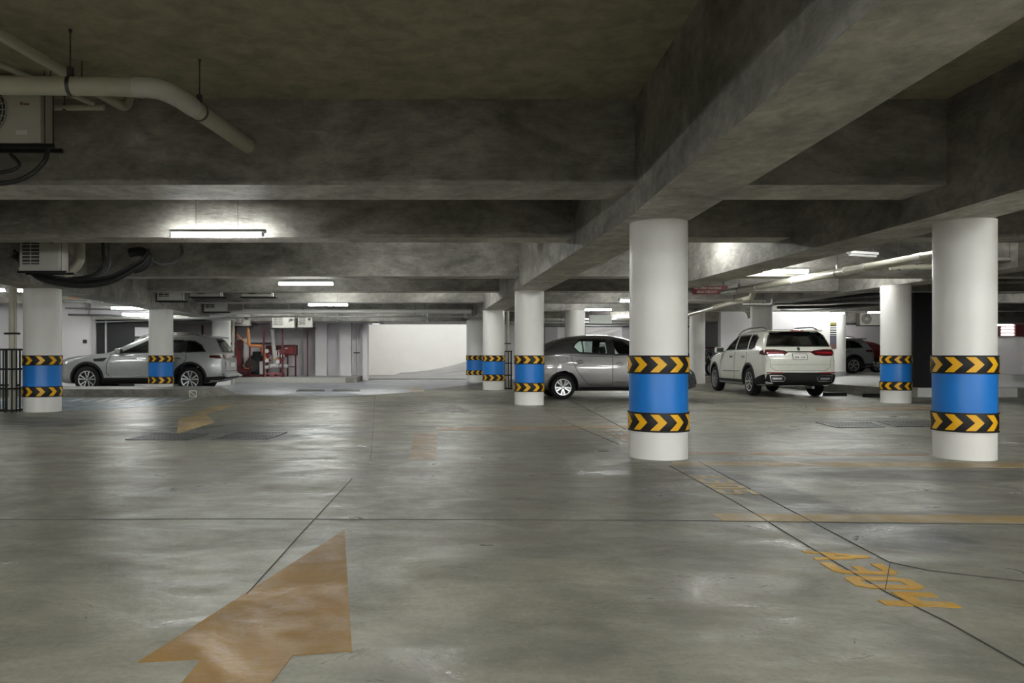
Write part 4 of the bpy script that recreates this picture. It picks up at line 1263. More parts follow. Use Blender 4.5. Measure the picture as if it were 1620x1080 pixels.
white = paint('pearl_white_paint', (0.66, 0.665, 0.60), 0.25, 0.0)
WH = dict(L=4.80, W=0.915, tum=0.30, r=0.37, arch=0.43, wheels=(0.92, 3.80), paint=white, cabin=(1.75, 4.50), rim=(5, 0.30, 0.018),
          top=[(0, 0.72), (0.03, 0.86), (0.12, 0.96), (0.5, 1.06), (1.1, 1.13), (1.5, 1.18), (1.9, 1.40), (2.35, 1.62), (2.7, 1.70), (3.2, 1.735), (3.8, 1.735), (4.3, 1.70), (4.48, 1.655), (4.58, 1.50), (4.70, 1.24), (4.77, 1.10), (4.80, 1.02)],
          belt=[(0, 0.76), (0.5, 0.95), (1.4, 1.10), (2.2, 1.14), (4.0, 1.17), (4.8, 1.14)],
          bot=[(0, 0.36), (0.3, 0.28), (1.0, 0.26), (3.9, 0.26), (4.4, 0.28), (4.8, 0.34)],
          plan=[(0, 0.70), (0.1, 0.80), (0.35, 0.925), (0.9, 0.985), (2, 1.0), (3.9, 1.0), (4.5, 0.98), (4.72, 0.95), (4.8, 0.91)],
          side_windows=[[(1.92, 1.205), (2.50, 1.54), (2.66, 1.57), (2.68, 1.21)], [(2.78, 1.21), (2.76, 1.575), (3.58, 1.585), (3.62, 1.215)], [(3.72, 1.22), (3.70, 1.583), (3.98, 1.575), (4.18, 1.50), (4.12, 1.27), (3.95, 1.22)]],
          rear_window=[(-0.75, 1.285), (0.75, 1.285), (0.63, 1.62), (-0.63, 1.62)], rear_window_skin=[(-0.76, 1.28), (0.76, 1.28), (0.63, 1.63), (-0.63, 1.63)],
          rear_glass=glass('smoked_glass', (0.86, 0.90, 0.89)),
          front_window=[(-0.66, 1.28), (0.66, 1.28), (0.56, 1.58), (-0.56, 1.58)], front_window_skin=[(-0.72, 1.24), (0.72, 1.24), (0.60, 1.62), (-0.60, 1.62)],
          details=wsuv_details)
fw = Vector((0.065, 1)).normalized()
cx = Vector((9.61, 19.85)) + fw * 2.4
build_car('suv', 'white suv parked with its rear towards the camera', 'car', WH, (cx.x, cx.y, 0.0), math.atan2(-fw.y, -fw.x))

RED = dict(SED); RED.update(paint=paint('dark_red_car_paint', (0.16, 0.015, 0.02), 0.25, 0.3))
build_car('hatchback', 'dark red car partly hidden behind the column with left-pointing chevrons', 'car', RED, (20.9, 38.9, 0.236), 0.0)

# ------------------------------------------------------------------ services under the ceiling
def run(name, pts, r, mat, label, cat='pipe', group=None, smooth=0, n=14, collars=(), cmat=None, rods=None):
    """a pipe as one thing, with its couplings as parts"""
    pts = [Vector(p) for p in pts]
    if rods is None: rods = name in ('conduit', 'water_pipe', 'condensate_pipe')
    mb = MB(); mb.tube(pts, r, mat, n, smooth)
    o = mb.build(name, None, True, 60); tag(o, label, cat, group, 'thing')
    if rods:
        tot = [(pts[i + 1] - pts[i]).length for i in range(len(pts) - 1)]
        i = tot.index(max(tot)); a, b = pts[i], pts[i + 1]
        nr = max(2, int((b - a).length / 2.6))
        for q in range(nr):
            c_ = a + (b - a) * ((q + 0.5) / nr); top = slab_at(c_.y)
            if top - c_.z > 0.03:
                rm = MB(); rm.cyl((c_.x, c_.y, c_.z), (c_.x, c_.y, top), 0.006, dsteel_m, 6); rm.cyl((c_.x, c_.y, c_.z - r - 0.005), (c_.x, c_.y, c_.z + r + 0.005), r * 0.5 + 0.008, dsteel_m, 8)
                rm.build('hanger_rod', o)
    for (k, f, w) in collars:
        a, b = pts[k], pts[k + 1]; d = (b - a).normalized(); c = a + (b - a) * f
        cb = MB(); cb.cyl(c - d * w / 2, c + d * w / 2, r * 1.13, cmat or mat, n + 4)
        cb.build('coupling', o, True, 50)
    return o


def arc3(a, c, b, n=6):
    """rounded elbow between points a and b with corner c"""
    a, b, c = Vector(a), Vector(b), Vector(c)
    return [a * (1 - t) ** 2 + c * 2 * t * (1 - t) + b * t * t for t in [i / n for i in range(n + 1)]]


# large drain pipe, top left of the picture
A_ = Vector((-4.6, 6.0, 3.10)); B_ = Vector((-2.02, 6.02, 3.068)); C_ = Vector((-1.86, 6.10, 3.066)); D_ = Vector((-1.80, 6.42, 3.064)); E_ = Vector((-1.58, 7.66, 3.055))
pipe = run('drain_pipe', [A_, B_] + arc3(B_, (-1.86, 6.02, 3.067), D_)[1:] + [E_], 0.070, pvc_m, 'thick cream drain pipe bending into the deep beam, upper left', n=24)
mb = MB(); mb.tube([A_ + (B_ - A_) * 0.97] + arc3(B_, (-1.86, 6.02, 3.067), D_) + [D_ + (E_ - D_) * 0.06], 0.0765, pvcw_m, 24); tag(mb.build('elbow', pipe, True, 60), 'white elbow of the pipe')


def hanger(c, r, label, top=SLAB, axis=(1, 0, 0)):
    c = Vector(c)
    t = thing('pipe_hanger', label, 'pipe hanger', c, 0, None)
    a = Vector(axis).normalized(); M = a.to_track_quat('Z', 'Y').to_matrix().to_4x4()
    mb = MB(); mb.lathe([(r + 0.001, -0.014), (r + 0.006, -0.014), (r + 0.006, 0.014), (r + 0.001, 0.014)], dsteel_m, 24, M, True)
    mb.box(-0.02, 0.02, -0.02, 0.02, r + 0.0, r + 0.07, dsteel_m); mb.build('clamp_ring', t)
    mb = MB(); mb.cyl((0, 0, r + 0.06), (0, 0, top - c.z), 0.006, dsteel_m, 8); mb.cyl((0, 0, top - c.z - 0.02), (0, 0, top - c.z), 0.014, dsteel_m, 8); mb.build('threaded_rod', t)


hanger((-2.575, 6.013, 3.075), 0.070, 'hanger on the straight part of the thick cream drain pipe')
hanger((-1.765, 6.62, 3.063), 0.070, 'hanger just past the white elbow of the thick cream drain pipe', axis=(0.175, 0.985, 0))
run('condensate_pipe', [(-3.05, 4.9, 3.32), (-2.66, 7.25, 3.32)] + arc3((-2.66, 7.25, 3.32), (-2.63, 7.42, 3.32), (-2.63, 7.42, 3.49))[1:], 0.042, pvc_m, 'cream pipe running under the slab behind the thick drain pipe', n=16)
run('condensate_pipe', [(-3.35, 4.9, 3.17), (-2.86, 7.15, 3.30)], 0.022, pvc_m, 'thin cream pipe running beside the cream slab pipe', n=12)
run('condensate_pipe', [(-4.2, 7.2, 3.28), (-2.78, 7.2, 3.28)], 0.026, pvc_m, 'thin cream pipe lying along the deep beam', n=12)


def ac_unit(x, y, z, w, h, d, label, fan=False, logo=False, rod=True, top=SLAB, grille=0.42, side='L'):
    """outdoor unit facing the camera, x = left edge, z = bottom"""
    t = thing('air_conditioner', label, 'air conditioner', (x + w / 2, y, z), 0, None)
    mb = MB(); mb.rbox(-w / 2, w / 2, 0, d, 0, h, acw_m, 0.014); mb.box(-w / 2 - 0.004, w / 2 + 0.004, -0.004, d + 0.004, 0.0, 0.05, acw_m); mb.build('case', t)
    if fan:
        R0 = h * 0.43; cxx = -w / 2 + R0 + 0.05; cz = h * 0.52
        mb = MB(); M = Matrix.Translation((cxx, -0.004, cz)) @ Matrix.Rotation(PI / 2, 4, 'X')
        mb.lathe([(0, 0), (R0, 0), (R0, -0.01)], acd_m, 32, M)
        mb.build('fan_opening', t)
        mb = MB()
        for k in range(7):
            rr = R0 * (0.25 + 0.125 * k); mb.lathe([(rr - 0.003, 0.010), (rr + 0.003, 0.010), (rr + 0.003, 0.016), (rr - 0.003, 0.016)], acw_m, 32, M, True)
        for k in range(24):
            a = 2 * PI * k / 24
            mb.cyl(M @ Vector((math.cos(a) * R0 * 0.22, math.sin(a) * R0 * 0.22, 0.012)), M @ Vector((math.cos(a) * R0, math.sin(a) * R0, 0.012)), 0.0035, acw_m, 5)
        mb.cyl(M @ Vector((0, 0, 0.008)), M @ Vector((0, 0, 0.02)), R0 * 0.22, acw_m, 20)
        mb.build('fan_guard', t)
    else:
        gx0, gx1 = (-w / 2 + 0.05, -w / 2 + 0.05 + w * grille)
        mb = MB(); mb.box(gx0, gx1, -0.006, 0.002, 0.10, h - 0.05, acd_m); mb.build('louvre_opening', t)
        mb = MB()
        for k in range(8): mb.box(gx0, gx1, -0.014, -0.005, 0.12 + (h - 0.2) * k / 7.5, 0.135 + (h - 0.2) * k / 7.5, acw_m)
        mb.box((gx0 + gx1) / 2 - 0.006, (gx0 + gx1) / 2 + 0.006, -0.016, -0.004, 0.10, h - 0.05, acw_m); mb.build('louvre_slats', t)
        mb = MB(); M = Matrix.Translation((w / 2 - 0.12, -0.003, h - 0.14)) @ Matrix.Rotation(PI / 2, 4, 'X')
        mb.lathe([(0.0, 0.004), (0.05, 0.004), (0.055, 0)], acd_m, 16, M); mb.build('side_handle', t)
    if logo:
        mb = MB(); M = Matrix.Translation((w * 0.30, -0.003, h * 0.62)) @ Matrix.Rotation(PI / 2, 4, 'X')
        mb.lathe([(0.006, 0.002), (0.013, 0.002), (0.013, 0.0)], red_m, 16, M)
        for k in range(4): mb.box(w * 0.30 + 0.022 + k * 0.011, w * 0.30 + 0.03 + k * 0.011, -0.003, 0.001, h * 0.60, h * 0.625, red_m)
        tag(mb.build('badge', t), 'small red badge')
        mb = MB(); mb.box(w * 0.24, w * 0.36, -0.003, 0.001, 0.07, 0.11, wht_m); mb.build('rating_label', t)
    mb = MB()
    mb.box(-w / 2 - 0.04, w / 2 + 0.10, 0.02, 0.05, -0.035, 0.0, black_m); mb.box(-w / 2 - 0.04, w / 2 + 0.10, d - 0.05, d - 0.02, -0.035, 0.0, black_m)
    if rod:
        for sx_ in (-1, 1):
            for yy in (0.035, d - 0.035): mb.cyl((sx_ * (w / 2 + 0.02), yy, -0.03), (sx_ * (w / 2 + 0.02), yy, top - z), 0.006, dsteel_m, 6)
    mb.build('hanging_bracket', t)
    return t


ac_unit(-3.99, 6.85, 2.87, 0.80, 0.54, 0.24, 'pale air conditioner with a fan grille at the picture edge, under the thick pipe', fan=True, logo=True)
ac_unit(-6.20, 12.6, 2.385, 0.63, 0.62, 0.34, 'louvred air conditioner hanging above the black hose bundle')
ac_unit(-6.56, 20.5, 2.46, 0.62, 0.58, 0.32, 'louvred air conditioner above the column in front of the silver suv')
ac_unit(-6.50, 24.9, 2.42, 0.66, 0.58, 0.32, 'louvred air conditioner above the long back pipe, second from the same column')
ac_unit(-5.85, 21.0, 2.60, 0.80, 0.55, 0.32, 'air conditioner half hidden above the fourth beam, left one of a pair', fan=True)
ac_unit(-4.50, 21.0, 2.60, 0.80, 0.55, 0.32, 'air conditioner half hidden above the fourth beam, right one of a pair', fan=True)
ac_unit(-7.00, 31.0, 2.19, 0.66, 0.45, 0.30, 'air conditioner above the orange exhaust pipe')
ac_unit(-5.45, 31.0, 2.12, 0.86, 0.45, 0.30, 'wide air conditioner above the red cabinet on legs')
ac_unit(-4.45, 31.0, 2.14, 0.56, 0.45, 0.30, 'small air conditioner next to the white pilaster')
ac_unit(18.80, 33.6, 2.32, 0.86, 0.50, 0.30, 'air conditioner with a round fan above the far parked cars', fan=True)

# hoses of the left units
Zh = 13.2
HP = lambda L_, dz=0, dy=0, Z=13.2: [Vector((XZ(a, b, Z + dy)[0], Z + dy, XZ(a, b, Z + dy)[1] + dz)) for a, b in L_]
swag = [(22, 404), (40, 420), (60, 438), (95, 448), (135, 451), (175, 445), (205, 430), (225, 418), (236, 402)]
for i, (dz, dy, r_, m_) in enumerate([(0, 0, 0.034, hose_m), (0.05, 0.12, 0.028, hose_m), (-0.03, 0.2, 0.024, greyhose_m), (0.09, -0.1, 0.020, hose_m)]):
    run('insulated_hose', HP(swag, dz, dy), r_, m_, ['thickest black hose of the sagging bundle', 'second black hose of the sagging bundle', 'dark grey hose at the bottom of the sagging bundle', 'thinnest black hose at the top of the sagging bundle'][i], 'hose', 'sagging hose bundle over the left column', 5, 10)
run('insulated_hose', HP([(163, 328), (163, 395), (164, 418), (150, 434), (120, 440), (85, 442)], 0, 0.3), 0.028, hose_m, 'black hose dropping from the beam into the bundle', 'hose', None, 5, 10)
run('insulated_hose', HP([(172, 328), (172, 395), (173, 420), (160, 436), (130, 443)], 0, 0.35), 0.02, greyhose_m, 'slim grey hose dropping beside the black one', 'hose', None, 5, 10)
run('insulated_hose', HP([(226, 396), (242, 412), (262, 418), (280, 412), (288, 400), (286, 388)], 0, 0.3), 0.026, greyhose_m, 'grey hose looping under the second beam', 'hose', None, 5, 10)
run('insulated_hose', HP([(205, 400), (224, 398), (234, 408), (228, 420), (212, 426)], 0, 0.2), 0.08, hose_m, 'bulky black wrapped hose knot at the end of the bundle', 'hose', None, 4, 12)
run('vent_pipe', HP([(127, 385), (127, 412), (122, 420), (104, 436)], 0, 0.5), 0.075, pvc_m, 'cream elbow pipe between the air conditioner and the hoses', n=16, rods=True)
run('insulated_hose', [(-3.15, 6.9, 2.86), (-3.18, 6.9, 2.72), (-3.35, 6.9, 2.58), (-3.6, 6.9, 2.53), (-4.0, 6.9, 2.55)], 0.022, hose_m, 'black hose curling under the nearest air conditioner', 'hose', None, 6, 10)
run('insulated_hose', [(-3.5, 6.95, 2.80), (-3.42, 6.95, 2.70), (-3.6, 6.95, 2.64), (-4.1, 6.95, 2.66)], 0.016, hose_m, 'thin black cable under the nearest air conditioner', 'hose', None, 6, 8)

# long pipes across the back
run('water_pipe', [(-10.4, 26, 2.28), (-6.9, 26, 2.30), (-6.4, 26, 2.33), (-5.9, 26, 2.44), (-5.4, 26, 2.48), (1.9, 26, 2.48)], 0.070, pvcw_m, 'long pale water pipe crossing below the beams at the back', n=16, collars=[(4, 0.3, 0.1), (4, 0.7, 0.1)])
run('water_pipe', [(-10.4, 26.2, 2.14), (-4.4, 26.2, 2.32), (2.0, 26.2, 2.32)], 0.024, steel_m, 'thin steel pipe under the long pale water pipe', n=10)
for i, px in enumerate((385, 458, 534, 606, 676)):
    X = (px - 653) * 26.0 / FPX
    t = thing('sprinkler', ['sprinkler drop above the orange exhaust pipe', 'sprinkler drop above the red cabinet on legs', 'sprinkler drop above the white pilasters', 'sprinkler drop at the left end of the ramp opening', 'sprinkler drop over the middle of the ramp opening'][i], 'sprinkler', (X, 25.96, 2.2), 0, 'sprinkler drops along the back pipe')
    mb = MB(); mb.cyl((0, 0, 0), (0, 0, SLAB - 2.2), 0.012, steel_m, 8); mb.build('drop_pipe', t)
    mb = MB(); mb.cyl((0, 0, -0.05), (0, 0, 0), 0.03, steel_m, 10, 0.015); mb.cyl((0, 0, -0.06), (0, 0, -0.05), 0.035, steel_m, 10)
    if i < 3: mb.cyl((0, 0, 0.05), (0.5, 0, -0.10), 0.014, steel_m, 8)
    mb.build('sprinkler_head', t)
t = thing('spotlight', 'small white spotlight at the head of the column by the ramp', 'spotlight', (1.9, 28.0, 2.50), 0.5)
mb = MB(); mb.cyl((0, 0, 0), (-0.12, -0.1, -0.08), 0.05, wht_m, 16, 0.085); mb.build('lamp_shade', t, True)
mb = MB(); mb.cyl((0, 0, 0), (0.05, 0.2, 0.14), 0.012, wht_m, 8); mb.build('lamp_arm', t)
t = thing('security_camera', 'small dark security camera under the beam left of the ramp opening', 'camera', (-1.45, 31.75, 2.335), 0)
mb = MB(); mb.rbox(-0.16, 0.14, -0.05, 0.05, -0.09, -0.01, wht_m, 0.02); mb.cyl((-0.16, 0, -0.05), (-0.17, 0, -0.05), 0.03, black_m, 12); mb.build('camera_housing', t)
mb = MB(); mb.box(0.02, 0.06, -0.02, 0.02, -0.01, 0.07, black_m); mb.box(0.2, 0.3, -0.02, 0.02, -0.04, 0.0, black_m); mb.cyl((0.1, 0, -0.02), (0.24, 0, -0.02), 0.012, black_m, 8); mb.build('camera_bracket', t)

for i, (py, Y, x0, x1, r_, m_, lb) in enumerate([(466, 20.9, 103, 236, 0.030, dsteel_m, 'dark conduit running above the silver suv, topmost'), (471, 21.4, 112, 200, 0.035, pipeor_m, 'rust-coloured pipe in the pipe rack above the silver suv'),
                                                 (478, 22.0, 103, 236, 0.035, steel_m, 'steel pipe in the pipe rack above the silver suv'), (482, 22.6, 150, 240, 0.04, pvcw_m, 'short white pipe just above the lit tubes'),
                                                 (489, 23.9, 103, 236, 0.028, dsteel_m, 'dark conduit behind the lit tubes'), (499, 25.4, 108, 236, 0.035, greyhose_m, 'grey pipe at the bottom of the pipe rack over the silver suv')]):
    a = XZ(x0, py - 1.5, Y); b = XZ(x1, py + 1.5, Y)
    run('conduit', [(a[0], Y, a[1]), (b[0], Y, b[1])], r_, m_, lb, 'pipe', None, 0, 10)

# right-hand pipes
pr = run('drain_pipe', [(7.47, 19.25, 2.55), (7.82, 12.1, 2.55), (7.90, 11.4, 2.55)], 0.070, pvc_m, 'long cream drain pipe slanting below the lit tube on the right', n=20, collars=[(0, 0.06, 0.30), (0, 0.24, 0.06), (0, 0.45, 0.06), (0, 0.70, 0.06), (0, 0.78, 0.10), (0, 0.97, 0.18)], cmat=pvcw_m)
hanger((7.513, 18.4, 2.55), 0.070, 'white hanger near the open end of the long slanting drain pipe', axis=(0, 1, 0))
hanger((7.70, 14.5, 2.55), 0.070, 'hanger halfway along the long slanting drain pipe', axis=(0, 1, 0))
run('drain_pipe', [(9.5, 27.5, 2.46), (8.76, 20.75, 2.54)] + arc3((8.76, 20.75, 2.54), (8.74, 20.6, 2.55), (8.78, 20.55, 2.75))[1:], 0.073, pvc_m, 'second cream drain pipe, above the bonnet of the white suv', n=18, collars=[(0, 0.5, 0.1), (0, 0.85, 0.1)])
run('drain_pipe', [(10.7, 29.4, 2.74), (12.1, 29.4, 2.74)] + arc3((12.1, 29.4, 2.74), (12.35, 29.4, 2.74), (12.4, 29.4, 2.42))[1:], 0.08, pvc_m, 'cream pipe with a drooping elbow beside the plain column behind the white suv', n=18, rods=True)
run('water_pipe', [(6.0, 21.2, 2.50), (9.35, 21.2, 2.50)], 0.030, pvcw_m, 'thin white pipe crossing behind the red sign', n=10)
run('water_pipe', [(8.7, 21.05, 2.40), (9.40, 21.05, 2.40)] + arc3((9.40, 21.05, 2.40), (9.45, 21.05, 2.40), (9.45, 21.05, 2.55))[1:], 0.024, pvcw_m, 'short white pipe ending in a small elbow left of the plain column', n=10)
run('water_pipe', [(8.95, 15.0, 2.70), (9.6, 15.0, 2.71), (10.2, 15.0, 2.71)], 0.05, pvc_m, 'cream branch pipe meeting the big right column', n=14)
run('water_pipe', [(9.6, 14.2, 2.76), (13.6, 14.2, 2.76)], 0.035, pvcw_m, 'white pipe leaving the picture at the right of the big right column', n=12)
for i, (py, Y, x0, x1, r_, m_) in enumerate([(470, 23.5, 1225, 1390, 0.05, hose_m), (478, 23.9, 1225, 1395, 0.04, greyhose_m), (484, 25.6, 1230, 1400, 0.05, hose_m), (488, 27.5, 1235, 1390, 0.03, dsteel_m)]):
    a = XZ(x0, py + 2, Y); b = XZ(x1, py - 6, Y)
    run('conduit', [(a[0], Y, a[1]), ((a[0] + b[0]) / 2, Y, (a[1] + b[1]) / 2 - 0.05), (b[0], Y, b[1])], r_, m_, ['black conduit over the thick rounded wall end, topmost of four', 'grey conduit over the thick rounded wall end, second of four', 'black conduit over the thick rounded wall end, third of four', 'thin dark conduit over the thick rounded wall end, lowest of four'][i], 'pipe', None, 4, 10)
for i, (py, Y, m_) in enumerate([(447, 19, pvcw_m), (463, 24, dsteel_m), (475, 28, steel_m), (487, 32, greyhose_m)]):
    a = XZ(1560, py, Y); b = XZ(1680, py - 3, Y)
    run('conduit', [(a[0], Y, a[1]), (b[0], Y, b[1])], 0.035, m_, ['white conduit right of the big right column, topmost', 'dark conduit right of the big right column', 'steel conduit right of the big right column', 'grey conduit right of the big right column, lowest'][i], 'pipe', None, 0, 10)
for i, (z_, r_, m_) in enumerate([(2.27, 0.045, pvcw_m), (2.17, 0.035, steel_m), (2.05, 0.03, greyhose_m)]):
    run('water_pipe', [(3.6, 27.2, z_), (9.4, 27.2, z_ - 0.02)], r_, m_, ['white pipe behind the plain column over the grey sedan', 'steel pipe under the white one over the grey sedan', 'grey cable pipe lowest over the grey sedan'][i], 'pipe', None, 0, 10)
t = thing('sign_box', 'blank white rectangular box hanging above the grey sedan', 'box', (6.11, 26.0, 2.08))
mb = MB(); mb.rbox(-0.36, 0.36, 0, 0.10, 0, 0.28, simple('box_white', (0.62, 0.66, 0.62), 0.4), 0.01); mb.build('box_body', t)
mb = MB()
for s in (-1, 1): mb.cyl((s * 0.3, 0.05, 0.28), (s * 0.3, 0.05, SLAB - 2.08), 0.006, dsteel_m, 6)
mb.build('hanging_rods', t)
t = thing('tube_light', 'unlit white tube light under the slab, above the long slanting drain pipe', 'light', (8.16, 14.5, 2.88), 0.35)
mb = MB(); mb.rbox(-0.34, 0.34, -0.05, 0.05, 0, 0.05, wht_m, 0.012); mb.build('housing', t)
mb = MB(); mb.cyl((-0.32, 0, -0.02), (0.32, 0, -0.02), 0.022, wht_m, 10); mb.build('tube', t, True)
mb = MB(); mb.cyl((0.2, 0, 0.04), (0.2, 0, SLAB - 2.88), 0.005, dsteel_m, 6); mb.cyl((-0.2, 0, 0.04), (-0.2, 0, SLAB - 2.88), 0.005, dsteel_m, 6); mb.build('hanging_wire', t)


def lettering(text, size, mat, name, parent, loc, rot=(PI / 2, 0, 0), width=None):
    cu = bpy.data.curves.new(name, 'FONT'); cu.body = text; cu.size = size; cu.extrude = 0.002; cu.align_x = 'CENTER'; cu.align_y = 'CENTER'; cu.offset = size * 0.02
    to = bpy.data.objects.new(name, cu); COL.objects.link(to)
    dg = bpy.context.evaluated_depsgraph_get(); dg.update()
    me = bpy.data.meshes.new_from_object(to.evaluated_get(dg))
    bpy.data.objects.remove(to)
    me.materials.clear(); me.materials.append(mat)
    if width:
        xs = [v.co.x for v in me.vertices]; k = width / (max(xs) - min(xs))
        for v in me.vertices: v.co.x *= k
    o = bpy.data.objects.new(name, me); COL.objects.link(o); o.parent = parent; o.location = loc; o.rotation_euler = rot
    return o


t = thing('height_sign', 'red height limit sign with white letters hanging from the beam', 'sign', (7.39, 19.86, 2.565))
mb = MB(); mb.box(-0.44, 0.44, 0, 0.02, 0, 0.212, red_m); mb.build('sign_panel', t)
sw_ = simple('sign_white', (0.62, 0.55, 0.52), 0.5)
lettering('ALTURA MAXIMA', 0.075, sw_, 'sign_text', t, (-0.06, -0.002, 0.155), width=0.68)
lettering('MAX HEIGHT', 0.085, sw_, 'sign_text', t, (-0.08, -0.002, 0.06), width=0.50)
mb = MB(); mb.box(-0.35, -0.33, 0.005, 0.02, 0.2, 0.32, dsteel_m); mb.box(0.33, 0.35, 0.005, 0.02, 0.2, 0.32, dsteel_m); mb.build('sign_bracket', t)

# striped marker on the wall end
t = thing('striped_marker', 'narrow striped sign plate on the thick rounded wall end', 'sign', (16.32, 31.03, 1.30))
cols = [(0.0, 0.20, (0.16, 0.08, 0.07)), (0.20, 0.52, (0.10, 0.10, 0.14)), (0.52, 1.03, (0.75, 0.75, 0.7))]
mb = MB()
for a, b, c in cols: mb.box(-0.12, 0.12, 0, 0.02, a, b, simple('marker_%d' % int(a * 100), c, 0.5))
for k in range(5): mb.box(-0.12, 0.12, -0.006, 0.002, 0.54 + k * 0.085, 0.58 + k * 0.085, black_m)
mb.box(-0.12, 0.12, -0.006, 0.002, 0.90, 1.03, simple('marker_dark', (0.12, 0.11, 0.02), 0.5)); mb.build('plate', t)
mb = MB(); mb.rbox(-0.10, 0.10, -0.1, 0.1, 0, 0.80, black_m, 0.02); o = mb.build('black_cabinet'); o.location = (15.75, 30.2, 0.236); tag(o, 'slim black cabinet beside the tail of the white suv', 'cabinet', None, 'thing')
mb = MB(); mb.rbox(-0.06, 0.06, -0.05, 0.0, 0, 0.12, black_m, 0.01); o = mb.build('switch_box'); o.location = (-10.85, 26.48, 1.45); tag(o, 'small black switch box on the white wall left of the black door', 'switch', None, 'thing')


# ------------------------------------------------------------------ caged downpipes
def cage(x0, x1, y0, y1, h, label, nb=4, r_=0.011, hoops=(0.02, 0.42, 0.78, 1.14)):
    t = thing('pipe_guard', label, 'pipe guard', ((x0 + x1) / 2, (y0 + y1) / 2, 0))
    w, d = (x1 - x0) / 2, (y1 - y0) / 2
    def P(f):
        f *= 3
        if f < 1: return (-w, d - 2 * d * f)
        if f < 2: return (-w + 2 * w * (f - 1), -d)
        return (w, -d + 2 * d * (f - 2))
    for k in range(nb * 2 + 1):
        p = P(min(0.9999, k / (nb * 2)))
        mb = MB(); mb.box(p[0] - r_, p[0] + r_, p[1] - r_, p[1] + r_, 0, h, black_m); mb.build('guard_bar', t)
    for z_ in hoops:
        mb = MB(); z_ = z_ * h / 1.16
        mb.box(-w - r_, w + r_, -d - r_ - 0.004, -d + r_ - 0.004, z_, z_ + 0.035, black_m)
        mb.box(-w - r_ - 0.004, -w + r_, -d, d, z_, z_ + 0.035, black_m); mb.box(w - r_, w + r_ + 0.004, -d, d, z_, z_ + 0.035, black_m)
        mb.build('guard_hoop', t)
    return t


cage(-7.64, -7.33, 14.70, 15.05, 1.16, 'tall black bar cage around the downpipe beside the left column')
o = run('downpipe', [(-7.47, 14.92, 0.0), (-7.47, 14.92, 3.5)], 0.062, pvc_m, 'cream downpipe standing inside the tall black cage', n=18, collars=[(0, 0.88, 0.10)])
mb = MB(); mb.box(-7.59, -7.35, 14.84, 14.98, 1.44, 1.475, black_m); mb.build('pipe_clamp', o)
run('downpipe', [(-7.375, 14.86, 0.0), (-7.375, 14.86, 3.5)], 0.018, pvc_m, 'thin pipe beside the caged cream downpipe', n=10)
cage(2.84, 3.04, 24.55, 24.8, 1.18, 'black bar cage next to the bicycle', 2)
o = run('downpipe', [(2.93, 24.68, 0.0), (2.93, 24.68, 2.42)], 0.05, pvc_m, 'cream downpipe inside the cage next to the bicycle', n=14)
mb = MB(); mb.box(2.84, 3.02, 24.60, 24.76, 1.4, 1.43, black_m); mb.build('pipe_clamp', o)
o = run('downpipe', [(-2.33, 33.88, 0.0), (-2.33, 33.88, 2.10)] + arc3((-2.33, 33.88, 2.10), (-2.33, 33.88, 2.22), (-2.16, 33.88, 2.40))[1:], 0.055, pvcw_m, 'white downpipe with a bent top left of the ramp opening', n=14)
mb = MB(); mb.box(-2.50, -2.24, 33.8, 33.95, 1.14, 1.18, black_m); mb.build('pipe_clamp', o)
o = run('downpipe', [(-6.42, 28.6, 0.0), (-6.42, 28.6, 2.30)], 0.045, pvc_m, 'slim downpipe beside the plain column behind the silver suv', n=12)


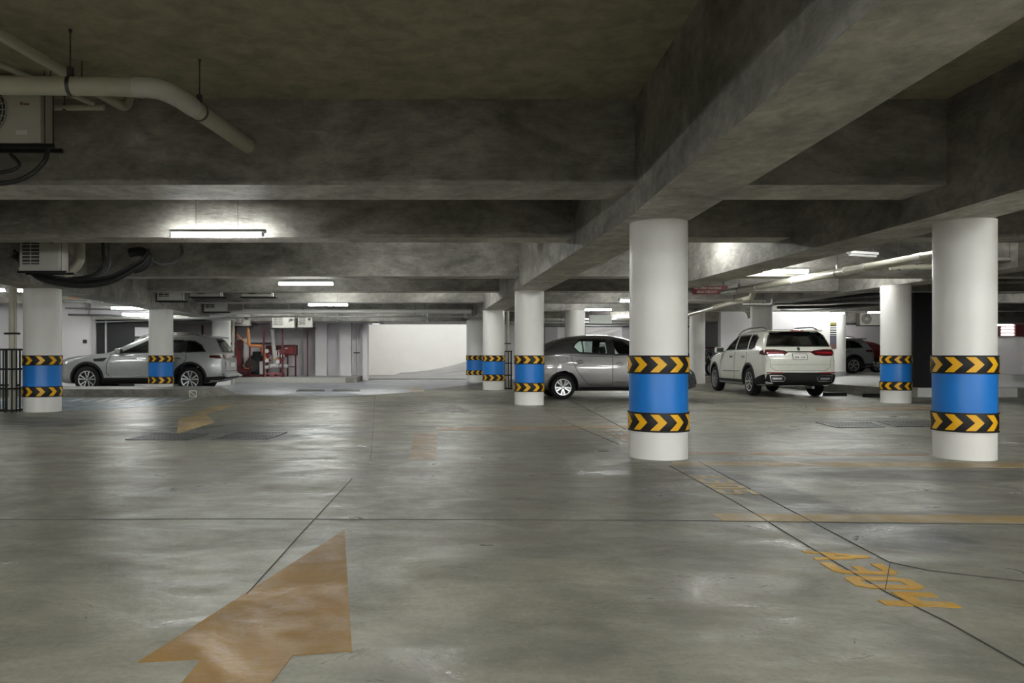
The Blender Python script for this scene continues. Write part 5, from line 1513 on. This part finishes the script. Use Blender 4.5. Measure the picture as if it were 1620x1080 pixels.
# ------------------------------------------------------------------ bicycle
def bicycle(x, y, rz, label):
    t = thing('bicycle', label, 'bicycle', (x, y, 0), rz)
    for wx in (0, 1.02):
        mb = MB(); M = Matrix.Translation((wx, 0, 0.335)) @ Matrix.Rotation(PI / 2, 4, 'X')
        mb.lathe([(0.335 + 0.0, 0.0), (0.327, 0.018), (0.305, 0.018), (0.298, 0), (0.305, -0.018), (0.327, -0.018)], tyre_m, 40, M, True)
        w = mb.build('wheel', t, True)
        mb = MB(); mb.lathe([(0.302, 0.012), (0.285, 0.010), (0.285, -0.010), (0.302, -0.012)], steel_m, 40, M, True)
        for k in range(18):
            a = 2 * PI * k / 18; mb.cyl(M @ Vector((0, 0, 0.02 * (-1) ** k)), M @ Vector((0.29 * math.cos(a), 0.29 * math.sin(a), 0)), 0.0025, steel_m, 4)
        mb.cyl(M @ Vector((0, 0, -0.04)), M @ Vector((0, 0, 0.04)), 0.022, steel_m, 10); mb.build('rim', w)
    mb = MB()
    J = dict(rear=(0, 0, .335), bb=(.43, 0, .29), seat=(.30, 0, .80), head=(.80, 0, .83), head2=(.84, 0, .70), front=(1.02, 0, .335))
    for a, b, r_ in (('bb', 'seat', .018), ('seat', 'head', .017), ('bb', 'head2', .021), ('head', 'head2', .022), ('rear', 'bb', .012), ('rear', 'seat', .011)): mb.cyl(J[a], J[b], r_, simple('bike_frame', (0.03, 0.03, 0.035), 0.35, 0.3), 10)
    mb.build('frame', t, True)
    mb = MB()
    for s in (-1, 1): mb.cyl((.84, s * .05, .69), (1.02, s * .05, .335), .012, black_m, 8)
    mb.box(.82, .86, -.06, .06, .68, .71, black_m); mb.build('fork', t)
    mb = MB(); mb.cyl((.80, 0, .83), (.78, 0, .96), .014, black_m, 8); mb.tube([(.72, -.30, .98), (.76, -.15, .97), (.80, 0, .96), (.76, .15, .97), (.72, .30, .98)], .013, black_m, 8, 3); mb.build('handlebar', t)
    mb = MB(); mb.cyl((.30, 0, .78), (.27, 0, .92), .013, black_m, 8); mb.prism([(.13, -.07), (.22, -.075), (.42, -.015), (.42, .015), (.22, .075), (.13, .07)], 'z', .92, .955, hose_m); mb.build('saddle', t)
    mb = MB(); M = Matrix.Translation((.43, -.05, .29)) @ Matrix.Rotation(PI / 2, 4, 'X'); mb.lathe([(0.0, .004), (.09, .004), (.09, -.004), (0, -.004)], black_m, 24, M)
    mb.cyl((.43, -.06, .29), (.50, -.06, .14), .009, steel_m, 6); mb.cyl((.43, .06, .29), (.36, .06, .44), .009, steel_m, 6); mb.box(.46, .54, -.14, -.06, .13, .15, black_m); mb.build('crank', t)
    return t


bicycle(3.46, 24.66, R(12), 'black bicycle leaning behind the white column that hides the sedan tail')


# ------------------------------------------------------------------ motorcycle
def motorcycle(x, y, z, rz, label):
    t = thing('motorcycle', label, 'motorcycle', (x, y, z), rz)
    for wx in (0, 1.25):
        mb = MB(); M = Matrix.Translation((wx, 0, 0.30)) @ Matrix.Rotation(PI / 2, 4, 'X')
        mb.lathe([(0.30, 0.0), (0.285, 0.04), (0.23, 0.045), (0.22, 0), (0.23, -0.045), (0.285, -0.04)], tyre_m, 32, M, True); w = mb.build('wheel', t, True)
        mb = MB(); mb.lathe([(0.225, 0.02), (0.205, 0.02), (0.205, -0.02), (0.225, -0.02)], steel_m, 32, M, True)
        for k in range(5):
            a = 2 * PI * k / 5; mb.cyl(M @ Vector((0, 0, 0)), M @ Vector((0.21 * math.cos(a), 0.21 * math.sin(a), 0)), 0.014, steel_m, 6)
        mb.build('rim', w)
    mb = MB(); mb.rbox(.42, .80, -.13, .13, .28, .60, engine_m, .05); mb.cyl((.6, 0, .55), (.75, 0, .68), .09, steel_m, 16); mb.build('engine', t, True)
    mb = MB(); mb.tube([(.0, 0, .3), (.3, 0, .62), (.75, 0, .82), (1.0, 0, .80)], .03, black_m, 8, 3); mb.tube([(0, 0, .3), (.5, 0, .3), (.85, 0, .45), (1.0, 0, .8)], .025, black_m, 8, 3); mb.build('frame', t, True)
    mb = MB(); mb.tube([(.55, 0, .84), (.72, 0, .90), (.95, 0, .88)], [.09, .15, .07], simple('tank_grey', (0.12, 0.12, 0.13), 0.25, 0.5), 14, 4); mb.build('fuel_tank', t, True)
    mb = MB(); mb.tube([(-.15, 0, .85), (.15, 0, .80), (.55, 0, .80)], [.06, .11, .09], hose_m, 12, 4); mb.build('saddle', t, True)
    mb = MB()
    for s in (-1, 1): mb.cyl((1.03, s * .08, .86), (1.25, s * .08, .30), .022, steel_m, 10)
    mb.build('fork', t)
    mb = MB(); mb.tube([(.90, -.34, 1.0), (1.0, -.15, 1.04), (1.02, .0, .96), (1.0, .15, 1.04), (.90, .34, 1.0)], .014, black_m, 8, 4); mb.build('handlebar', t)
    mb = MB(); mb.cyl((1.10, 0, .86), (1.20, 0, .85), .09, black_m, 18); mb.cyl((1.20, 0, .85), (1.215, 0, .85), .08, lampw_m, 18); mb.build('headlight', t, True)
    mb = MB(); mb.tube([(1.0, 0, .56), (1.15, 0, .65), (1.32, 0, .63), (1.48, 0, .52)], .06, engine_m, 8, 3); mb.build('front_mudguard', t, True)
    mb = MB(); mb.cyl((.1, -.14, .32), (.62, -.14, .36), .04, steel_m, 12); mb.build('exhaust_pipe', t, True)
    return t


motorcycle(10.75, 31.5, 0.24, R(20), 'black motorcycle on the kerb between the middle column and the white suv')
mb = MB()
for x_ in (0, 0.35, 0.78): mb.cyl((x_, 0, 0), (x_, 0, 1.12), 0.018, dred_m, 8)
mb.cyl((-0.02, 0, 1.12), (1.05, 0, 1.12), 0.025, dred_m, 8); mb.cyl((0, 0, 0.82), (0.78, 0, 0.82), 0.018, dred_m, 8); mb.cyl((1.03, 0, 0), (1.03, 0, 1.12), 0.018, dred_m, 8)
o = mb.build('guard_rail'); o.location = (11.3, 32.5, 0.24); tag(o, 'dark red tube railing behind the motorcycle', 'railing', None, 'thing')

# ------------------------------------------------------------------ fire pump set on its plinth
ZP = 0.2
F = lambda px, py, Y=32.0: (XZ(px, py, Y)[0], Y, XZ(px, py, Y)[1])


def fbox(mb, x0, y0, x1, y1, mat, Y=32.0, d=0.4, r_=0.02):
    a = F(x0, y1, Y); b = F(x1, y0, Y)
    mb.rbox(a[0], b[0], Y, Y + d, max(a[2], ZP + 0.002), b[2], mat, r_)


t = thing('fire_pump', 'red and black engine of the fire pump on a red skid', 'fire pump', (0, 0, 0))
mb = MB(); fbox(mb, 370, 592, 419, 599, dred_m, 31.8, 0.9); mb.build('skid', t)
mb = MB(); fbox(mb, 396, 562, 412, 593, engine_m, 31.9, 0.6, 0.05)
mb.cyl(F(397, 578, 31.75), F(397, 578, 32.0), 0.26, engine_m, 20); mb.rbox(*(F(400, 0)[0], F(411, 0)[0]), 31.9, 32.4, 1.05, 1.2, engine_m, 0.04); mb.build('engine_block', t, True)
mb = MB(); fbox(mb, 410, 571, 417, 594, wht_m, 31.9, 0.4, 0.03); mb.build('pump_casing', t)
mb = MB(); mb.cyl(F(378, 586, 31.7), F(392, 590, 31.7), 0.14, dred_m, 16); mb.cyl(F(380, 590, 31.66), F(380, 590, 31.6), 0.12, steel_m, 16); mb.build('starter_drum', t, True)
mb = MB(); mb.tube([F(384, 577, 31.75), F(390, 583, 31.7), F(398, 581, 31.7)], 0.025, pipeor_m, 8, 4); mb.build('fuel_line', t, True)
t = thing('control_cabinet', 'tall dark red control cabinet beside the tail of the silver suv', 'cabinet', F(374, 599, 31.9))
mb = MB(); mb.rbox(-0.20, 0.20, 0, 0.35, 0.02, 1.20, dred_m, 0.02); mb.build('cabinet_body', t)
mb = MB(); mb.rbox(-0.18, 0.18, -0.02, 0.0, 0.55, 1.15, red_m, 0.01); mb.build('cabinet_door', t)
mb = MB(); mb.rbox(-0.04, 0.22, 0.02, 0.33, 1.20, 1.55, dred_m, 0.02); mb.build('upper_box', t)
t = thing('water_tank', 'small white tank between the orange pipe and the dark red cabinet', 'tank', F(389, 566, 32.4))
mb = MB(); mb.cyl((0, 0, 0), (0, 0, 0.72), 0.16, wht_m, 24); mb.cyl((0, 0, 0.72), (0, 0, 0.80), 0.16, wht_m, 24, 0.06); mb.build('tank_body', t, True)
mb = MB()
for s in (-1, 1): mb.box(s * 0.12 - 0.015, s * 0.12 + 0.015, -0.1, 0.1, ZP - F(0, 566, 32.4)[2], 0, dred_m)
mb.build('tank_stand', t)
run('exhaust_pipe', [F(391, 505, 31.4), F(394, 545, 31.4)] + arc3(F(394, 545, 31.4), F(394.3, 546.5, 31.4), F(397, 546.6, 31.4))[1:] + [F(413, 547, 31.4)] + [F(413.5, 552, 31.7), F(421, 570, 31.8), F(426, 569, 31.8)], 0.065, pipeor_m, 'orange exhaust pipe rising from the fire pump', n=16)
run('suction_pipe', [F(430, 506, 32.1), F(435, 577, 32.1)], 0.085, pvcw_m, 'white vertical pipe rising from the valve set', n=18, collars=[(0, 0.95, 0.08)])
t = thing('valve_set', 'white horizontal pipe with red and steel valves on a pink frame', 'valve set', (0, 0, 0))
mb = MB(); mb.tube([F(418, 581, 31.9), F(426, 580, 31.9), F(432, 578, 31.9), F(455, 579, 31.9)], 0.075, wht_m, 14); mb.build('main_pipe', t, True)
for px in (427, 442, 449):
    mb = MB(); p = Vector(F(px, 579, 31.9)); mb.cyl(p - Vector((0.03, 0, 0)), p + Vector((0.03, 0, 0)), 0.12, steel_m, 18); mb.build('flange', t, True)
for k, (px, py) in enumerate(((423, 555), (424, 563), (423, 570), (445, 556), (448, 563), (446, 570), (440, 572))):
    mb = MB(); p = Vector(F(px, py, 31.85)); mb.cyl(p, p + Vector((0.12, -0.05, 0.02)), 0.05, steel_m if k % 2 else red_m, 12); mb.cyl(p + Vector((0, -0.1, 0)), p + Vector((0, -0.12, 0.0)), 0.08, red_m if k % 2 else wht_m, 14); mb.build('valve', t, True)
mb = MB(); mb.tube([F(437, 575, 31.9), F(437, 555, 31.9), F(441, 553, 31.9), F(441, 565, 31.9)], 0.03, wht_m, 8); mb.tube([F(434, 568, 31.85), F(446, 568.5, 31.85)], 0.03, pipeor_m, 8); mb.build('branch_pipe', t, True)
mb = MB(); pk = simple('pink_primer', (0.42, 0.12, 0.14), 0.6)
fbox(mb, 418, 590, 446, 592, pk, 31.7, 0.7, 0.01); fbox(mb, 418, 595.5, 446, 598, pk, 31.7, 0.7, 0.01)
for px in (418, 431, 443): fbox(mb, px, 591, px + 3, 597, pk, 31.7, 0.7, 0.01)
mb.build('base_frame', t)
mb = MB(); fbox(mb, 420, 546, 446, 562, dred_m, 32.4, 0.2); fbox(mb, 421, 561, 424, 597, dred_m, 32.4, 0.1, 0.01); fbox(mb, 442, 561, 445, 597, dred_m, 32.4, 0.1, 0.01); mb.build('back_panel', t)
t = thing('alarm_cabinet', 'dark red cabinet on two legs next to the pale wall', 'cabinet', F(459, 598, 32.2))
mb = MB(); mb.rbox(-0.27, 0.27, 0, 0.3, 0.92, 1.34, dred_m, 0.04); mb.build('cabinet_body', t)
mb = MB(); mb.rbox(-0.22, 0.12, -0.015, 0.0, 0.98, 1.28, red_m, 0.01); mb.build('cabinet_door', t)
lettering('N20', 0.07, wht_m, 'cabinet_label', t, (-0.16, -0.018, 1.20))
for s in (-0.12, 0.20):
    mb = MB(); mb.box(s - 0.03, s + 0.03, 0.1, 0.16, -0.04, 0.94, dred_m); mb.build('leg', t)
mb = MB(); mb.box(-0.12, 0.20, 0.11, 0.15, 0.44, 0.48, dred_m); mb.build('cross_bar', t)
for (px, y0, y1, Y, lb) in ((373, 514, 599, 31.2, 'dark red post in front of the tall dark red cabinet'), (395, 548, 599, 31.2, 'dark red post under the orange exhaust pipe'), (417, 516, 599, 31.2, 'dark red post left of the white vertical pipe'),
                            (447, 520, 599, 31.3, 'dark red post beside the cabinet on legs'), (486.5, 522, 593, 32.0, 'lone dark red post in front of the pale wall'), (320, 514, 545, 31.2, 'dark red post seen above the roof of the silver suv')):
    a = F(px, y0, Y); mb = MB(); mb.box(a[0] - 0.03, a[0] + 0.03, Y, Y + 0.06, ZP, a[2], dred_m); o = mb.build('steel_post'); tag(o, lb, 'post', 'dark red posts around the fire pump', 'thing')
run('brace_pipe', [F(366, 521, 31.3), F(391, 544, 31.4)], 0.025, pipeor_m, 'thin rust-coloured brace sloping to the orange exhaust pipe', n=8)
mb = MB(); mb.box(-8.6, -6.0, 33.9, 34.0, 1.50, 1.60, dsteel_m); o = mb.build('wall_rail'); tag(o, 'dark horizontal rail on the wall above the silver suv roof', 'rail', None, 'thing')
